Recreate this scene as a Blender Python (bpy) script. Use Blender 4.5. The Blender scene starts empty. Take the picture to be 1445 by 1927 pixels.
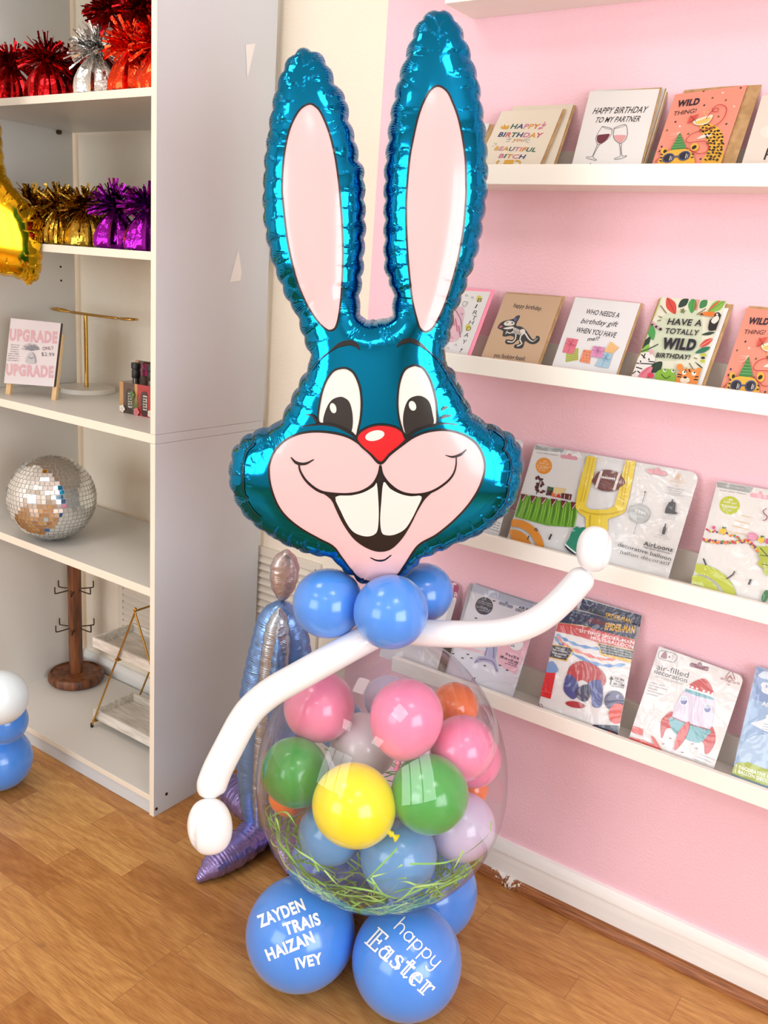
import bpy, math, random
import numpy as np
from mathutils import Vector, Matrix
from mathutils.geometry import delaunay_2d_cdt

random.seed(7); rng = np.random.default_rng(7)
SC = bpy.context.scene
COL = SC.collection
PI = math.pi
# ------------------------------------------------------------------ camera model
IW, IH = 1445, 1927
F = 1673.7304
YAW, PITCH, ROLL = math.radians(34.00487), math.radians(15.16914), math.radians(4.23567)
CAM = np.array([0.0, -1.8646, 1.5])
def _rot():
    fw = np.array([-math.sin(YAW)*math.cos(PITCH), math.cos(YAW)*math.cos(PITCH), -math.sin(PITCH)])
    rt = np.array([math.cos(YAW), math.sin(YAW), 0.0]); up = np.cross(rt, fw)
    c, s = math.cos(ROLL), math.sin(ROLL)
    return np.array([c*rt+s*up, -s*rt+c*up, fw])
RC = _rot()
def ray(x, y): return RC.T @ np.array([(x-IW/2)/F, -(y-IH/2)/F, 1.0])
def onplane(x, y, P0, n):
    d = ray(x, y); return CAM + d*(np.dot(np.asarray(P0)-CAM, n)/np.dot(d, n))
def onz(x, y, z): return onplane(x, y, (0, 0, z), (0, 0, 1))
def ony(x, y, Y): return onplane(x, y, (0, Y, 0), (0, 1, 0))
def onx(x, y, X): return onplane(x, y, (X, 0, 0), (1, 0, 0))
def at_depth(x, y, t): return CAM + ray(x, y)*t
def px_size(P, px): return px*np.dot(np.asarray(P)-CAM, RC[2])/F      # metres covered by px pixels at P

cam = bpy.data.cameras.new('camera'); co = bpy.data.objects.new('camera', cam); COL.objects.link(co)
cam.sensor_fit = 'AUTO'; cam.sensor_width = 36; cam.lens = F*36/IH
cam.clip_start = 0.02; cam.clip_end = 100
M4 = Matrix.Identity(4)
for i in range(3):
    M4[i][0] = RC[0][i]; M4[i][1] = RC[1][i]; M4[i][2] = -RC[2][i]; M4[i][3] = CAM[i]
co.matrix_world = M4
SC.camera = co

# ------------------------------------------------------------------ materials
def s2l(c):
    c = [x/255.0 for x in c]
    return tuple(x/12.92 if x <= 0.04045 else ((x+0.055)/1.055)**2.4 for x in c)
def lin(c): return (*s2l(c), 1.0)
def mat(name, col, rough=0.5, metal=0.0, coat=0.0, spec=0.5, **kw):
    m = bpy.data.materials.new(name); m.use_nodes = True
    b = m.node_tree.nodes['Principled BSDF']
    b.inputs['Base Color'].default_value = lin(col)
    b.inputs['Roughness'].default_value = rough
    b.inputs['Metallic'].default_value = metal
    b.inputs['Coat Weight'].default_value = coat
    b.inputs['Coat Roughness'].default_value = 0.05
    b.inputs['Specular IOR Level'].default_value = spec
    for k, v in kw.items(): b.inputs[k.replace('_', ' ')].default_value = v
    return m
def nt(m): return m.node_tree.nodes, m.node_tree.links, m.node_tree.nodes['Principled BSDF']
def bump(m, scale, strength, dist=0.002, detail=3, coord='Object', stretch=None):
    N, L, b = nt(m)
    tc = N.new('ShaderNodeTexCoord'); no = N.new('ShaderNodeTexNoise'); bp = N.new('ShaderNodeBump')
    no.inputs['Scale'].default_value = scale; no.inputs['Detail'].default_value = detail
    bp.inputs['Strength'].default_value = strength; bp.inputs['Distance'].default_value = dist
    src = tc.outputs[coord]
    if stretch:
        mp = N.new('ShaderNodeMapping'); mp.inputs['Scale'].default_value = stretch
        L.new(src, mp.inputs['Vector']); src = mp.outputs['Vector']
    L.new(src, no.inputs['Vector']); L.new(no.outputs['Fac'], bp.inputs['Height']); L.new(bp.outputs['Normal'], b.inputs['Normal'])
    return m
def tint_noise(m, c1, c2, scale, stretch=(1, 1, 1), detail=4, lo=0.35, hi=0.65):
    N, L, b = nt(m)
    tc = N.new('ShaderNodeTexCoord'); mp = N.new('ShaderNodeMapping'); no = N.new('ShaderNodeTexNoise'); r = N.new('ShaderNodeValToRGB')
    mp.inputs['Scale'].default_value = stretch; no.inputs['Scale'].default_value = scale; no.inputs['Detail'].default_value = detail
    r.color_ramp.elements[0].position = lo; r.color_ramp.elements[1].position = hi
    r.color_ramp.elements[0].color = lin(c1); r.color_ramp.elements[1].color = lin(c2)
    L.new(tc.outputs['Object'], mp.inputs['Vector']); L.new(mp.outputs['Vector'], no.inputs['Vector'])
    L.new(no.outputs['Fac'], r.inputs['Fac']); L.new(r.outputs['Color'], b.inputs['Base Color'])
    return m
def film(name, tint=(255, 255, 255), rough=0.03, f0=0.05, bscale=None, bstr=0.3, bdist=0.003, haze=0.0, power=3.0, top=.75):
    """thin clear plastic: see-through with a fresnel sheen"""
    m = bpy.data.materials.new(name); m.use_nodes = True
    N, L = m.node_tree.nodes, m.node_tree.links; N.clear()
    out = N.new('ShaderNodeOutputMaterial'); mx = N.new('ShaderNodeMixShader'); tr = N.new('ShaderNodeBsdfTransparent')
    gl = N.new('ShaderNodeBsdfGlossy'); lw = N.new('ShaderNodeLayerWeight'); mr = N.new('ShaderNodeMapRange')
    tr.inputs['Color'].default_value = lin(tint); gl.inputs['Roughness'].default_value = rough
    pw = N.new('ShaderNodeMath'); pw.operation = 'POWER'; pw.inputs[1].default_value = power
    lw.inputs['Blend'].default_value = 0.5
    L.new(lw.outputs['Facing'], pw.inputs[0]); L.new(pw.outputs[0], mr.inputs['Value'])
    mr.inputs['To Min'].default_value = f0; mr.inputs['To Max'].default_value = top
    L.new(mr.outputs['Result'], mx.inputs['Fac']); L.new(tr.outputs[0], mx.inputs[1]); L.new(gl.outputs[0], mx.inputs[2])
    last = mx
    if haze > 0:
        df = N.new('ShaderNodeBsdfDiffuse'); df.inputs['Color'].default_value = (0.9, 0.9, 0.92, 1); m2 = N.new('ShaderNodeMixShader')
        m2.inputs['Fac'].default_value = haze; L.new(mx.outputs[0], m2.inputs[1]); L.new(df.outputs[0], m2.inputs[2]); last = m2
    if bscale:
        tc = N.new('ShaderNodeTexCoord'); no = N.new('ShaderNodeTexNoise'); bp = N.new('ShaderNodeBump')
        no.inputs['Scale'].default_value = bscale; no.inputs['Detail'].default_value = 2; no.inputs['Distortion'].default_value = 1.2
        bp.inputs['Strength'].default_value = bstr; bp.inputs['Distance'].default_value = bdist
        L.new(tc.outputs['Object'], no.inputs['Vector']); L.new(no.outputs['Fac'], bp.inputs['Height'])
        L.new(bp.outputs['Normal'], gl.inputs['Normal']); L.new(bp.outputs['Normal'], lw.inputs['Normal'])
    L.new(last.outputs[0], out.inputs['Surface'])
    return m
def print_mat(name, rough=0.4, coat=0.0):
    m = mat(name, (255, 255, 255), rough, coat=coat); N, L, b = nt(m)
    a = N.new('ShaderNodeVertexColor'); a.layer_name = 'Col'; L.new(a.outputs['Color'], b.inputs['Base Color'])
    return m

M = {}
M['print'] = print_mat('printed_card', 0.45)
M['print_gloss'] = print_mat('printed_gloss', 0.25, 0.3)
for mk, sc_, st_ in (('print_gloss', 13, .8),):      # glossy film drawn tight over the print: its creases live in the clear coat only
    N, L, b = nt(M[mk]); b.inputs['Coat Weight'].default_value = .7; b.inputs['Coat Roughness'].default_value = .05
    tc = N.new('ShaderNodeTexCoord'); no = N.new('ShaderNodeTexNoise'); bp = N.new('ShaderNodeBump'); no.inputs['Scale'].default_value = sc_; no.inputs['Detail'].default_value = 2; no.inputs['Distortion'].default_value = 1.5
    bp.inputs['Strength'].default_value = st_; bp.inputs['Distance'].default_value = .012
    L.new(tc.outputs['Object'], no.inputs['Vector']); L.new(no.outputs['Fac'], bp.inputs['Height']); L.new(bp.outputs['Normal'], b.inputs['Coat Normal'])
M['ink'] = print_mat('printed_balloon_ink', 0.25, 0.35)
M['white_board'] = bump(mat('white_melamine', (208, 214, 219), 0.32), 60, 0.05)
M['edge_band'] = mat('cream_edge_band', (238, 230, 214), 0.4)
M['inner_board'] = bump(mat('white_melamine_inner', (218, 214, 207), 0.38), 60, 0.05)
M['ledge'] = bump(mat('ledge_white_paint', (246, 243, 234), 0.4), 30, 0.1, stretch=(1, 30, 30))
M['ledge_back'] = bump(mat('ledge_paint_back', (226, 218, 208), 0.5), 30, 0.1)
M['gold'] = mat('brass_wire', (205, 160, 82), 0.22, 1.0)
M['darkmetal'] = mat('dark_bronze_hook', (88, 72, 58), 0.35, 1.0)
M['black'] = mat('black_plastic', (18, 18, 19), 0.4)
M['pine'] = tint_noise(mat('light_pine', (226, 190, 140), 0.5), (214, 172, 120), (236, 204, 156), 12, (1, 1, .1))
M['walnut'] = bump(tint_noise(mat('stained_wood', (110, 62, 32), 0.45), (62, 32, 15), (142, 84, 46), 9, (6, 6, .7), 6, .3, .7), 40, .3, stretch=(4, 4, .5))
M['whitewash'] = bump(tint_noise(mat('whitewashed_wood', (224, 217, 206), 0.6), (206, 198, 186), (238, 233, 224), 14, (1, 6, 6)), 40, .3)
M['base_white'] = mat('white_marble', (230, 224, 214), 0.3)
M['kraft'] = bump(tint_noise(mat('kraft_paper', (176, 141, 96), 0.8), (166, 131, 86), (188, 153, 108), 60), 200, .2)
M['sleeve'] = film('clear_sleeve', f0=0.003, bscale=25, bstr=.05, power=5.0, top=.3)
M['bag'] = film('clear_poly_bag', f0=0.016, power=4.0, rough=.06, bscale=14, bstr=.6, bdist=.008)
def latex(name, col, rough=0.22, pearl=0.0):
    m = mat(name, col, rough, coat=0.35 + pearl*0.3)
    m.node_tree.nodes['Principled BSDF'].inputs['Sheen Weight'].default_value = 0.15
    b = m.node_tree.nodes['Principled BSDF']; b.inputs['Subsurface Weight'].default_value = 0.25
    b.inputs['Subsurface Radius'].default_value = (0.03, 0.03, 0.03); b.inputs['Subsurface Scale'].default_value = 0.5
    return m
LX = {k: latex('latex_'+k, c) for k, c in dict(blue=(74, 142, 232), white=(232, 233, 236), pink=(246, 138, 176), green=(66, 170, 70),
      yellow=(254, 238, 0), orange=(243, 122, 52), pearl=(236, 232, 238), lavender=(206, 198, 226), sky=(96, 160, 214), pale=(226, 240, 246)).items()}
# ------------------------------------------------------------------ mesh builder
ORG = {}
class MB:
    def __init__(s): s.v = []; s.f = []; s.m = []; s.c = []; s.uv = {}
    def add(s, verts, faces, mat=0, col=None):
        o = len(s.v); s.v += [tuple(map(float, p)) for p in verts]
        for f in faces:
            s.f.append(tuple(i+o for i in f)); s.m.append(mat); s.c.append(col)
        return o
    def box(s, x0, x1, y0, y1, z0, z1, mat=0, col=None, T=None):
        vs = [(x, y, z) for z in (z0, z1) for y in (y0, y1) for x in (x0, x1)]
        if T is not None: vs = [T(p) for p in vs]
        return s.add(vs, [(0, 2, 3, 1), (4, 5, 7, 6), (0, 1, 5, 4), (1, 3, 7, 5), (3, 2, 6, 7), (2, 0, 4, 6)], mat, col)
    def tube(s, pts, r, n=12, mat=0, col=None, cap=True, closed=False):
        P = [np.asarray(p, float) for p in pts]; k = len(P)
        rs = r if hasattr(r, '__len__') else [r]*k
        vs = []; prev = None
        for i in range(k):
            a = P[(i-1) % k] if (closed or i > 0) else P[i]; b = P[(i+1) % k] if (closed or i < k-1) else P[i]
            t = b-a; t /= (np.linalg.norm(t)+1e-12)
            if prev is None:
                ref = np.array([0, 0, 1.0]) if abs(t[2]) < .9 else np.array([1.0, 0, 0])
                u = np.cross(t, ref)
            else: u = prev - t*np.dot(prev, t)
            u /= np.linalg.norm(u); prev = u; w = np.cross(t, u)
            for j in range(n):
                a_ = 2*PI*j/n; vs.append(P[i]+rs[i]*(math.cos(a_)*u+math.sin(a_)*w))
        fs = []
        for i in range(k if closed else k-1):
            for j in range(n):
                i2 = (i+1) % k
                fs.append((i*n+j, i*n+(j+1) % n, i2*n+(j+1) % n, i2*n+j))
        if cap and not closed: fs += [tuple(range(n-1, -1, -1)), tuple((k-1)*n+j for j in range(n))]
        return s.add(vs, fs, mat, col)
    def lathe(s, prof, n=32, c=(0, 0, 0), axis=(0, 0, 1), mat=0, col=None, rad=None):
        ax = np.asarray(axis, float); ax /= np.linalg.norm(ax)
        ref = np.array([1.0, 0, 0]) if abs(ax[0]) < .9 else np.array([0, 1.0, 0])
        u = np.cross(ref, ax); u /= np.linalg.norm(u); w = np.cross(ax, u); c = np.asarray(c, float)
        vs = []; fs = []; rings = []
        for i, (r, z) in enumerate(prof):
            if r < 1e-7: rings.append([len(vs)]); vs.append(c+ax*z); continue
            ring = []
            for j in range(n):
                a = 2*PI*j/n; rr = r*(rad(i, a) if rad else 1)
                ring.append(len(vs)); vs.append(c+ax*z+rr*(math.cos(a)*u+math.sin(a)*w))
            rings.append(ring)
        for a, b in zip(rings, rings[1:]):
            if len(a) == 1 and len(b) == 1: continue
            for j in range(n):
                j2 = (j+1) % n
                if len(a) == 1: fs.append((a[0], b[j2], b[j]))
                elif len(b) == 1: fs.append((a[j], a[j2], b[0]))
                else: fs.append((a[j], a[j2], b[j2], b[j]))
        return s.add(vs, fs, mat, col)
    def build(s, name, mats, parent=None, loc=None, smooth=40, bevel=0, label=None, subsurf=0):
        me = bpy.data.meshes.new(name)
        org = np.array(ORG.get(parent.name, (0, 0, 0)) if parent else (loc if loc is not None else (0, 0, 0)), float)
        V = (np.array(s.v, float).reshape(-1, 3)-org)
        me.from_pydata(V.tolist(), [], s.f)
        if not isinstance(mats, (list, tuple)): mats = [mats]
        for m_ in mats: me.materials.append(m_)
        if len(mats) > 1: me.polygons.foreach_set('material_index', s.m)
        if any(c is not None for c in s.c):
            ca = me.color_attributes.new('Col', 'FLOAT_COLOR', 'CORNER'); arr = np.ones((len(me.loops), 4), np.float32); k = 0
            for f, c in zip(s.f, s.c):
                if c is not None: arr[k:k+len(f), :3] = s2l([x*.89 for x in c])
                k += len(f)
            ca.data.foreach_set('color', arr.ravel())
        if s.uv:
            ul = me.uv_layers.new(name='UVMap'); li = np.empty(len(me.loops), np.int32); me.loops.foreach_get('vertex_index', li)
            tab = np.zeros((len(s.v), 2), np.float32)
            for i, q in s.uv.items(): tab[i] = q
            ul.data.foreach_set('uv', tab[li].ravel())
        me.update()
        if smooth:
            me.shade_smooth()
            if smooth < 180: me.set_sharp_from_angle(angle=math.radians(smooth))
        o = bpy.data.objects.new(name, me); COL.objects.link(o)
        if parent: o.parent = parent; ORG[o.name] = tuple(org)
        else: o.location = org; ORG[o.name] = tuple(org)
        if bevel:
            b = o.modifiers.new('bevel', 'BEVEL'); b.width = bevel; b.segments = 2; b.limit_method = 'ANGLE'; b.angle_limit = math.radians(50)
        if subsurf:
            b = o.modifiers.new('sub', 'SUBSURF'); b.levels = subsurf; b.render_levels = subsurf
        if label: o['label'] = label
        return o
def tag(o, label=None, cat=None, group=None, kind=None):
    if label: o['label'] = label
    if cat: o['category'] = cat
    if group: o['group'] = group
    if kind: o['kind'] = kind
    return o
def thing(name, loc, label, cat, group=None):
    o = bpy.data.objects.new(name, None); COL.objects.link(o); o.location = [float(x) for x in loc]; o.empty_display_size = .05
    ORG[o.name] = tuple(float(x) for x in loc)
    return tag(o, label, cat, group)
def boxo(name, x0, x1, y0, y1, z0, z1, m, parent=None, bevel=0.0008, kind=None, label=None):
    b = MB(); b.box(x0, x1, y0, y1, z0, z1)
    o = b.build(name, m, parent, smooth=0, bevel=bevel, label=label)
    if kind: o['kind'] = kind
    return o
def smooth_path(pts, n=8, closed=False):
    """Catmull-Rom through points"""
    P = [np.asarray(p, float) for p in pts]; k = len(P); out = []
    rg = range(k) if closed else range(k-1)
    for i in rg:
        p0 = P[(i-1) % k] if (closed or i > 0) else 2*P[0]-P[1]
        p1 = P[i]; p2 = P[(i+1) % k]
        p3 = P[(i+2) % k] if (closed or i < k-2) else 2*P[-1]-P[-2]
        for j in range(n):
            t = j/n
            out.append(.5*((2*p1)+(-p0+p2)*t+(2*p0-5*p1+4*p2-p3)*t*t+(-p0+3*p1-3*p2+p3)*t**3))
    if not closed: out.append(P[-1])
    return out
# ------------------------------------------------------------------ the room
XL, XR, YF, ZC = -3.3, 2.3, -4.4, 2.85
# floor: laminate strips running along the wall
fm = mat('wood_laminate', (180, 128, 76), 0.33, spec=0.4)
N, L, b = nt(fm)
tc = N.new('ShaderNodeTexCoord'); mp = N.new('ShaderNodeMapping'); br = N.new('ShaderNodeTexBrick')
mp.inputs['Location'].default_value = (0.13, 0.012, 0)
br.inputs['Scale'].default_value = 1; br.inputs['Brick Width'].default_value = .47; br.inputs['Row Height'].default_value = .088
br.inputs['Mortar Size'].default_value = .0007; br.inputs['Mortar Smooth'].default_value = .3; br.inputs['Bias'].default_value = 0
br.offset = .37; br.offset_frequency = 2; br.squash = .8; br.squash_frequency = 3
br.inputs['Color1'].default_value = (0, 0, 0, 1); br.inputs['Color2'].default_value = (1, 1, 1, 1); br.inputs['Mortar'].default_value = (.1, .1, .1, 1)
L.new(tc.outputs['Object'], mp.inputs['Vector']); L.new(mp.outputs['Vector'], br.inputs['Vector'])
cr = N.new('ShaderNodeValToRGB'); e = cr.color_ramp.elements
e[0].position = 0; e[0].color = lin((180, 124, 66)); e[1].position = 1; e[1].color = lin((214, 164, 98))
e2 = cr.color_ramp.elements.new(.5); e2.color = lin((198, 144, 82))
L.new(br.outputs['Color'], cr.inputs['Fac'])
# cathedral grain: stretched noise bands, shifted per strip
sc = N.new('ShaderNodeVectorMath'); sc.operation = 'MULTIPLY_ADD'
L.new(br.outputs['Color'], sc.inputs[0]); sc.inputs[1].default_value = (7, 3, 5); L.new(mp.outputs['Vector'], sc.inputs[2])
mg = N.new('ShaderNodeMapping'); mg.inputs['Scale'].default_value = (2.2, 9, 1); L.new(sc.outputs[0], mg.inputs['Vector'])
ng = N.new('ShaderNodeTexNoise'); ng.inputs['Scale'].default_value = 1.0; ng.inputs['Detail'].default_value = 2; L.new(mg.outputs['Vector'], ng.inputs['Vector'])
mm = N.new('ShaderNodeMath'); mm.operation = 'MULTIPLY'; mm.inputs[1].default_value = 60; L.new(ng.outputs['Fac'], mm.inputs[0])
sn = N.new('ShaderNodeMath'); sn.operation = 'SINE'; L.new(mm.outputs[0], sn.inputs[0])
mf = N.new('ShaderNodeMapping'); mf.inputs['Scale'].default_value = (30, 420, 1); L.new(sc.outputs[0], mf.inputs['Vector'])
nf = N.new('ShaderNodeTexNoise'); nf.inputs['Scale'].default_value = 1; nf.inputs['Detail'].default_value = 3; L.new(mf.outputs['Vector'], nf.inputs['Vector'])
mix1 = N.new('ShaderNodeMix'); mix1.data_type = 'RGBA'; mix1.blend_type = 'MULTIPLY'
gr = N.new('ShaderNodeMapRange'); gr.inputs['From Min'].default_value = -1; gr.inputs['From Max'].default_value = 1; gr.inputs['To Min'].default_value = 0; gr.inputs['To Max'].default_value = .32
L.new(sn.outputs[0], gr.inputs['Value']); L.new(gr.outputs['Result'], mix1.inputs['Factor'])
L.new(cr.outputs['Color'], mix1.inputs['A']); mix1.inputs['B'].default_value = lin((196, 160, 128))
mix2 = N.new('ShaderNodeMix'); mix2.data_type = 'RGBA'; mix2.blend_type = 'MULTIPLY'
g2 = N.new('ShaderNodeMapRange'); g2.inputs['From Min'].default_value = .35; g2.inputs['From Max'].default_value = .7; g2.inputs['To Max'].default_value = .55
L.new(nf.outputs['Fac'], g2.inputs['Value']); L.new(g2.outputs['Result'], mix2.inputs['Factor'])
L.new(mix1.outputs['Result'], mix2.inputs['A']); mix2.inputs['B'].default_value = lin((176, 150, 124))
mix3 = N.new('ShaderNodeMix'); mix3.data_type = 'RGBA'; L.new(br.outputs['Fac'], mix3.inputs['Factor'])
L.new(mix2.outputs['Result'], mix3.inputs['A']); mix3.inputs['B'].default_value = lin((140, 96, 58))
# scuffs / knots
kn = N.new('ShaderNodeTexNoise'); kn.inputs['Scale'].default_value = 7; kn.inputs['Detail'].default_value = 3; L.new(tc.outputs['Object'], kn.inputs['Vector'])
kr = N.new('ShaderNodeMapRange'); kr.inputs['From Min'].default_value = .70; kr.inputs['From Max'].default_value = .78; kr.inputs['To Max'].default_value = .6; L.new(kn.outputs['Fac'], kr.inputs['Value'])
mix4 = N.new('ShaderNodeMix'); mix4.data_type = 'RGBA'; L.new(kr.outputs['Result'], mix4.inputs['Factor'])
L.new(mix3.outputs['Result'], mix4.inputs['A']); mix4.inputs['B'].default_value = lin((104, 70, 40))
L.new(mix4.outputs['Result'], b.inputs['Base Color'])
bp = N.new('ShaderNodeBump'); bp.inputs['Strength'].default_value = .15; bp.inputs['Distance'].default_value = .001
L.new(nf.outputs['Fac'], bp.inputs['Height']); L.new(bp.outputs['Normal'], b.inputs['Normal'])
fb = MB(); fb.box(XL-.1, XR+.1, YF-.1, .1, -.05, 0)
tag(fb.build('floor', fm, smooth=0), kind='structure')
# back wall: cream paint, pink paint from one vertical edge on
wm = mat('wall_paint_two_tone', (240, 226, 206), .62); N, L, b = nt(wm)
tc = N.new('ShaderNodeTexCoord'); sx = N.new('ShaderNodeSeparateXYZ'); L.new(tc.outputs['Object'], sx.inputs[0])
gt = N.new('ShaderNodeMath'); gt.operation = 'GREATER_THAN'; gt.inputs[1].default_value = -1.351; L.new(sx.outputs['X'], gt.inputs[0])
mx = N.new('ShaderNodeMix'); mx.data_type = 'RGBA'; L.new(gt.outputs[0], mx.inputs['Factor'])
mx.inputs['A'].default_value = lin((240, 230, 212)); mx.inputs['B'].default_value = lin((242, 198, 210)); L.new(mx.outputs['Result'], b.inputs['Base Color'])
no = N.new('ShaderNodeTexNoise'); no.inputs['Scale'].default_value = 170; no.inputs['Detail'].default_value = 3; L.new(tc.outputs['Object'], no.inputs['Vector'])
bp = N.new('ShaderNodeBump'); bp.inputs['Strength'].default_value = .55; bp.inputs['Distance'].default_value = .0022; L.new(no.outputs['Fac'], bp.inputs['Height']); L.new(bp.outputs['Normal'], b.inputs['Normal'])
tag(boxo('wall_back', XL-.1, XR+.1, 0, .1, 0, ZC, wm, bevel=0), kind='structure')
wp = bump(mat('wall_paint_cream', (234, 228, 218), .65), 170, .4)
tag(boxo('wall_left', XL-.1, XL, YF, 0, 0, ZC, wp, bevel=0), kind='structure')
cp = mat('ceiling_paint', (236, 234, 230), .8)
tag(boxo('ceiling', XL-.1, XR+.1, YF-.1, .1, ZC, ZC+.1, cp, bevel=0), kind='structure')
# right wall and front wall carry the shop windows
def wall_with_hole(name, axis, pos, a0, a1, holes, th=.1):
    bm = MB(); segs = []; cur = a0
    for (h0, h1, z0, z1) in sorted(holes):
        segs.append((cur, h0, 0, ZC)); segs.append((h0, h1, 0, z0)); segs.append((h0, h1, z1, ZC)); cur = h1
    segs.append((cur, a1, 0, ZC))
    for s0, s1, z0, z1 in segs:
        if axis == 'x': bm.box(pos, pos+th, s0, s1, z0, z1)
        else: bm.box(s0, s1, pos-th, pos, z0, z1)
    return tag(bm.build(name, wp, smooth=0), kind='structure')
HR = [(-3.2, -1.0, .45, 2.35)]
HF = [(-2.7, -.7, .5, 2.4)]
wall_with_hole('wall_right', 'x', XR, YF, 0, HR)
wall_with_hole('wall_front', 'y', YF, XL, XR, HF)
frm = mat('window_frame_paint', (70, 70, 72), .4); k = 0
for axis, pos, holes in (('x', XR+.05, HR), ('y', YF-.05, HF)):
    for (h0, h1, z0, z1) in holes:
        k += 1; w = MB(); t = .045
        n = 3
        xs = [h0+(h1-h0)*i/n for i in range(n+1)]
        def add(a0, a1, c0, c1):
            if axis == 'x': w.box(pos-.03, pos+.03, a0, a1, c0, c1)
            else: w.box(a0, a1, pos-.03, pos+.03, c0, c1)
        for x in xs:
            a = min(max(x-t/2, h0), h1-t); add(a, a+t, z0, z1)
        add(h0, h1, z0, z0+t); add(h0, h1, z1-t, z1)
        tag(w.build('window_%d' % k, frm, smooth=0), kind='structure')
# white baseboard and the scuffed wooden quarter round in front of it
bw = bump(tint_noise(mat('baseboard_paint', (238, 237, 234), .4), (232, 231, 229), (244, 243, 240), 6, (.5, 6, 6)), 20, .2, stretch=(1, 20, 20))
BX0 = -1.351
b_ = MB(); prof = [(0, 0), (-.014, 0), (-.014, .082), (-.018, .084), (-.018, .094), (-.010, .112), (0, .113)]
def sweep(bm, prof, x0, x1):
    n = len(prof); vs = [(x, y, z) for x in (x0, x1) for (y, z) in prof]
    fs = [(i, (i+1) % n, n+(i+1) % n, n+i) for i in range(n)]+[tuple(range(n-1, -1, -1)), tuple(n+i for i in range(n))]
    bm.add(vs, fs)
sweep(b_, prof, XL, XR)
tag(b_.build('baseboard_back', bw, smooth=30), kind='structure')
qm = bump(tint_noise(mat('oak_quarter_round', (150, 92, 48), .4), (112, 62, 30), (168, 106, 60), 8, (1.5, 40, 40), 5), 20, .3, stretch=(1, 30, 30))
N, L, b = nt(qm)                                                     # flaked white paint smears
tc = N.new('ShaderNodeTexCoord'); no = N.new('ShaderNodeTexNoise'); no.inputs['Scale'].default_value = 150; no.inputs['Detail'].default_value = 2
n2 = N.new('ShaderNodeTexNoise'); n2.inputs['Scale'].default_value = 3.1; L.new(tc.outputs['Object'], n2.inputs['Vector']); L.new(tc.outputs['Object'], no.inputs['Vector'])
ad = N.new('ShaderNodeMath'); ad.operation = 'MULTIPLY_ADD'; ad.inputs[1].default_value = .25; L.new(no.outputs['Fac'], ad.inputs[0]); L.new(n2.outputs['Fac'], ad.inputs[2])
mr = N.new('ShaderNodeMapRange'); mr.inputs['From Min'].default_value = .76; mr.inputs['From Max'].default_value = .78; L.new(ad.outputs[0], mr.inputs['Value'])
mx = N.new('ShaderNodeMix'); mx.data_type = 'RGBA'; L.new(mr.outputs['Result'], mx.inputs['Factor']); old = b.inputs['Base Color'].links[0].from_socket
L.new(old, mx.inputs['A']); mx.inputs['B'].default_value = lin((232, 228, 222)); L.new(mx.outputs['Result'], b.inputs['Base Color'])
for i, (x0, x1) in enumerate(((-1.66, -.785), (-.783, XR))):
    q = MB(); R0 = .024
    prof = [(-.014, 0)]+[(-.014-R0*.78*math.cos(a), R0*math.sin(a)) for a in np.linspace(0, PI/2, 8)]
    sweep(q, prof, x0, x1); q.build('trim_%d' % (i+1), qm, smooth=50)['kind'] = 'structure'
# tiny chips and nail holes on the floor by the trim
# ------------------------------------------------------------------ picture ledges on the pink wall
LX0, LX1 = -1.12, .35
LZ = {1: (1.690, 1.7295), 2: (1.292, 1.331), 3: (.8985, .9365), 4: (.523, .5615), 0: (2.045, 2.084)}
NM = {0: 'highest white ledge cut off by the top of the picture, holding nothing in view', 1: 'white picture ledge holding the wine glass card',
      2: 'white picture ledge holding the dinosaur card', 3: 'white picture ledge holding the football balloon pack',
      4: 'lowest white picture ledge holding the rocket balloon pack'}
for i in (0, 1, 2, 3, 4):
    z0, z1 = LZ[i]; x0, x1 = LX0, LX1
    t = thing('picture_ledge', ((x0+x1)/2, -.06, z0), NM[i], 'shelf', 'white picture ledges on the pink wall')
    boxo('front_lip', x0, x1, -.119, -.105, z0, z1, M['ledge'], t, .0015)
    boxo('bottom_board', x0, x1, -.105, 0, z0, z0+.012, M['ledge'], t, .001)
    boxo('back_board', x0, x1, -.014, 0, z0+.012, z0+.078, M['ledge_back'], t, .001)
# louvred vent in the cream wall
vm = mat('vent_paint', (226, 217, 203), .5); vd = mat('vent_dark', (46, 44, 42), .8)
# ------------------------------------------------------------------ bookcase
BX, BL, BF, BB = -1.671, -2.515, -.411, -.024
bc = thing('bookcase', (-2.09, -.21, 0), 'tall white open bookcase with party goods on its shelves', 'bookcase')
T = .018
W_, I_ = M['white_board'], M['inner_board']
def side(x0, x1, z0, z1):
    bm = MB(); bm.box(x0, x1, BF, BB, z0, z1)
    o = bm.build('side_panel', [W_ if x0 > -2 else I_, M['edge_band']], bc, smooth=0, bevel=.0007)
    me = o.data
    for p_ in me.polygons:
        if p_.normal.y < -.9: p_.material_index = 1
    return o
TOPZ = 2.55
for x in (BX-T, BL):
    side(x, x+T, 0, 1.048); side(x, x+T, 1.072, TOPZ)
def shelf(z0, z1, x0=BL+T, x1=BX-T, y0=BF, y1=BB, nm='shelf'):
    bm = MB(); bm.box(x0, x1, y0, y1, z0, z1)
    o = bm.build(nm, [I_, M['edge_band'], W_], bc, smooth=0, bevel=.0007)
    for p_ in o.data.polygons:
        if p_.normal.y < -.9: p_.material_index = 1
        elif p_.normal.x > .9: p_.material_index = 2
    return o
SH = {'A': 1.856, 'B': 1.503, 'C': 1.0715, 'D': .668, 'E': .0615}
shelf(SH['A']-.0185, SH['A']); shelf(SH['B']-.0195, SH['B']); shelf(1.0485, SH['C'], BL, BX); shelf(SH['D']-.023, SH['D']); shelf(SH['E']-.018, SH['E'])
shelf(2.215, 2.234); shelf(TOPZ-.02, TOPZ)
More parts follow.
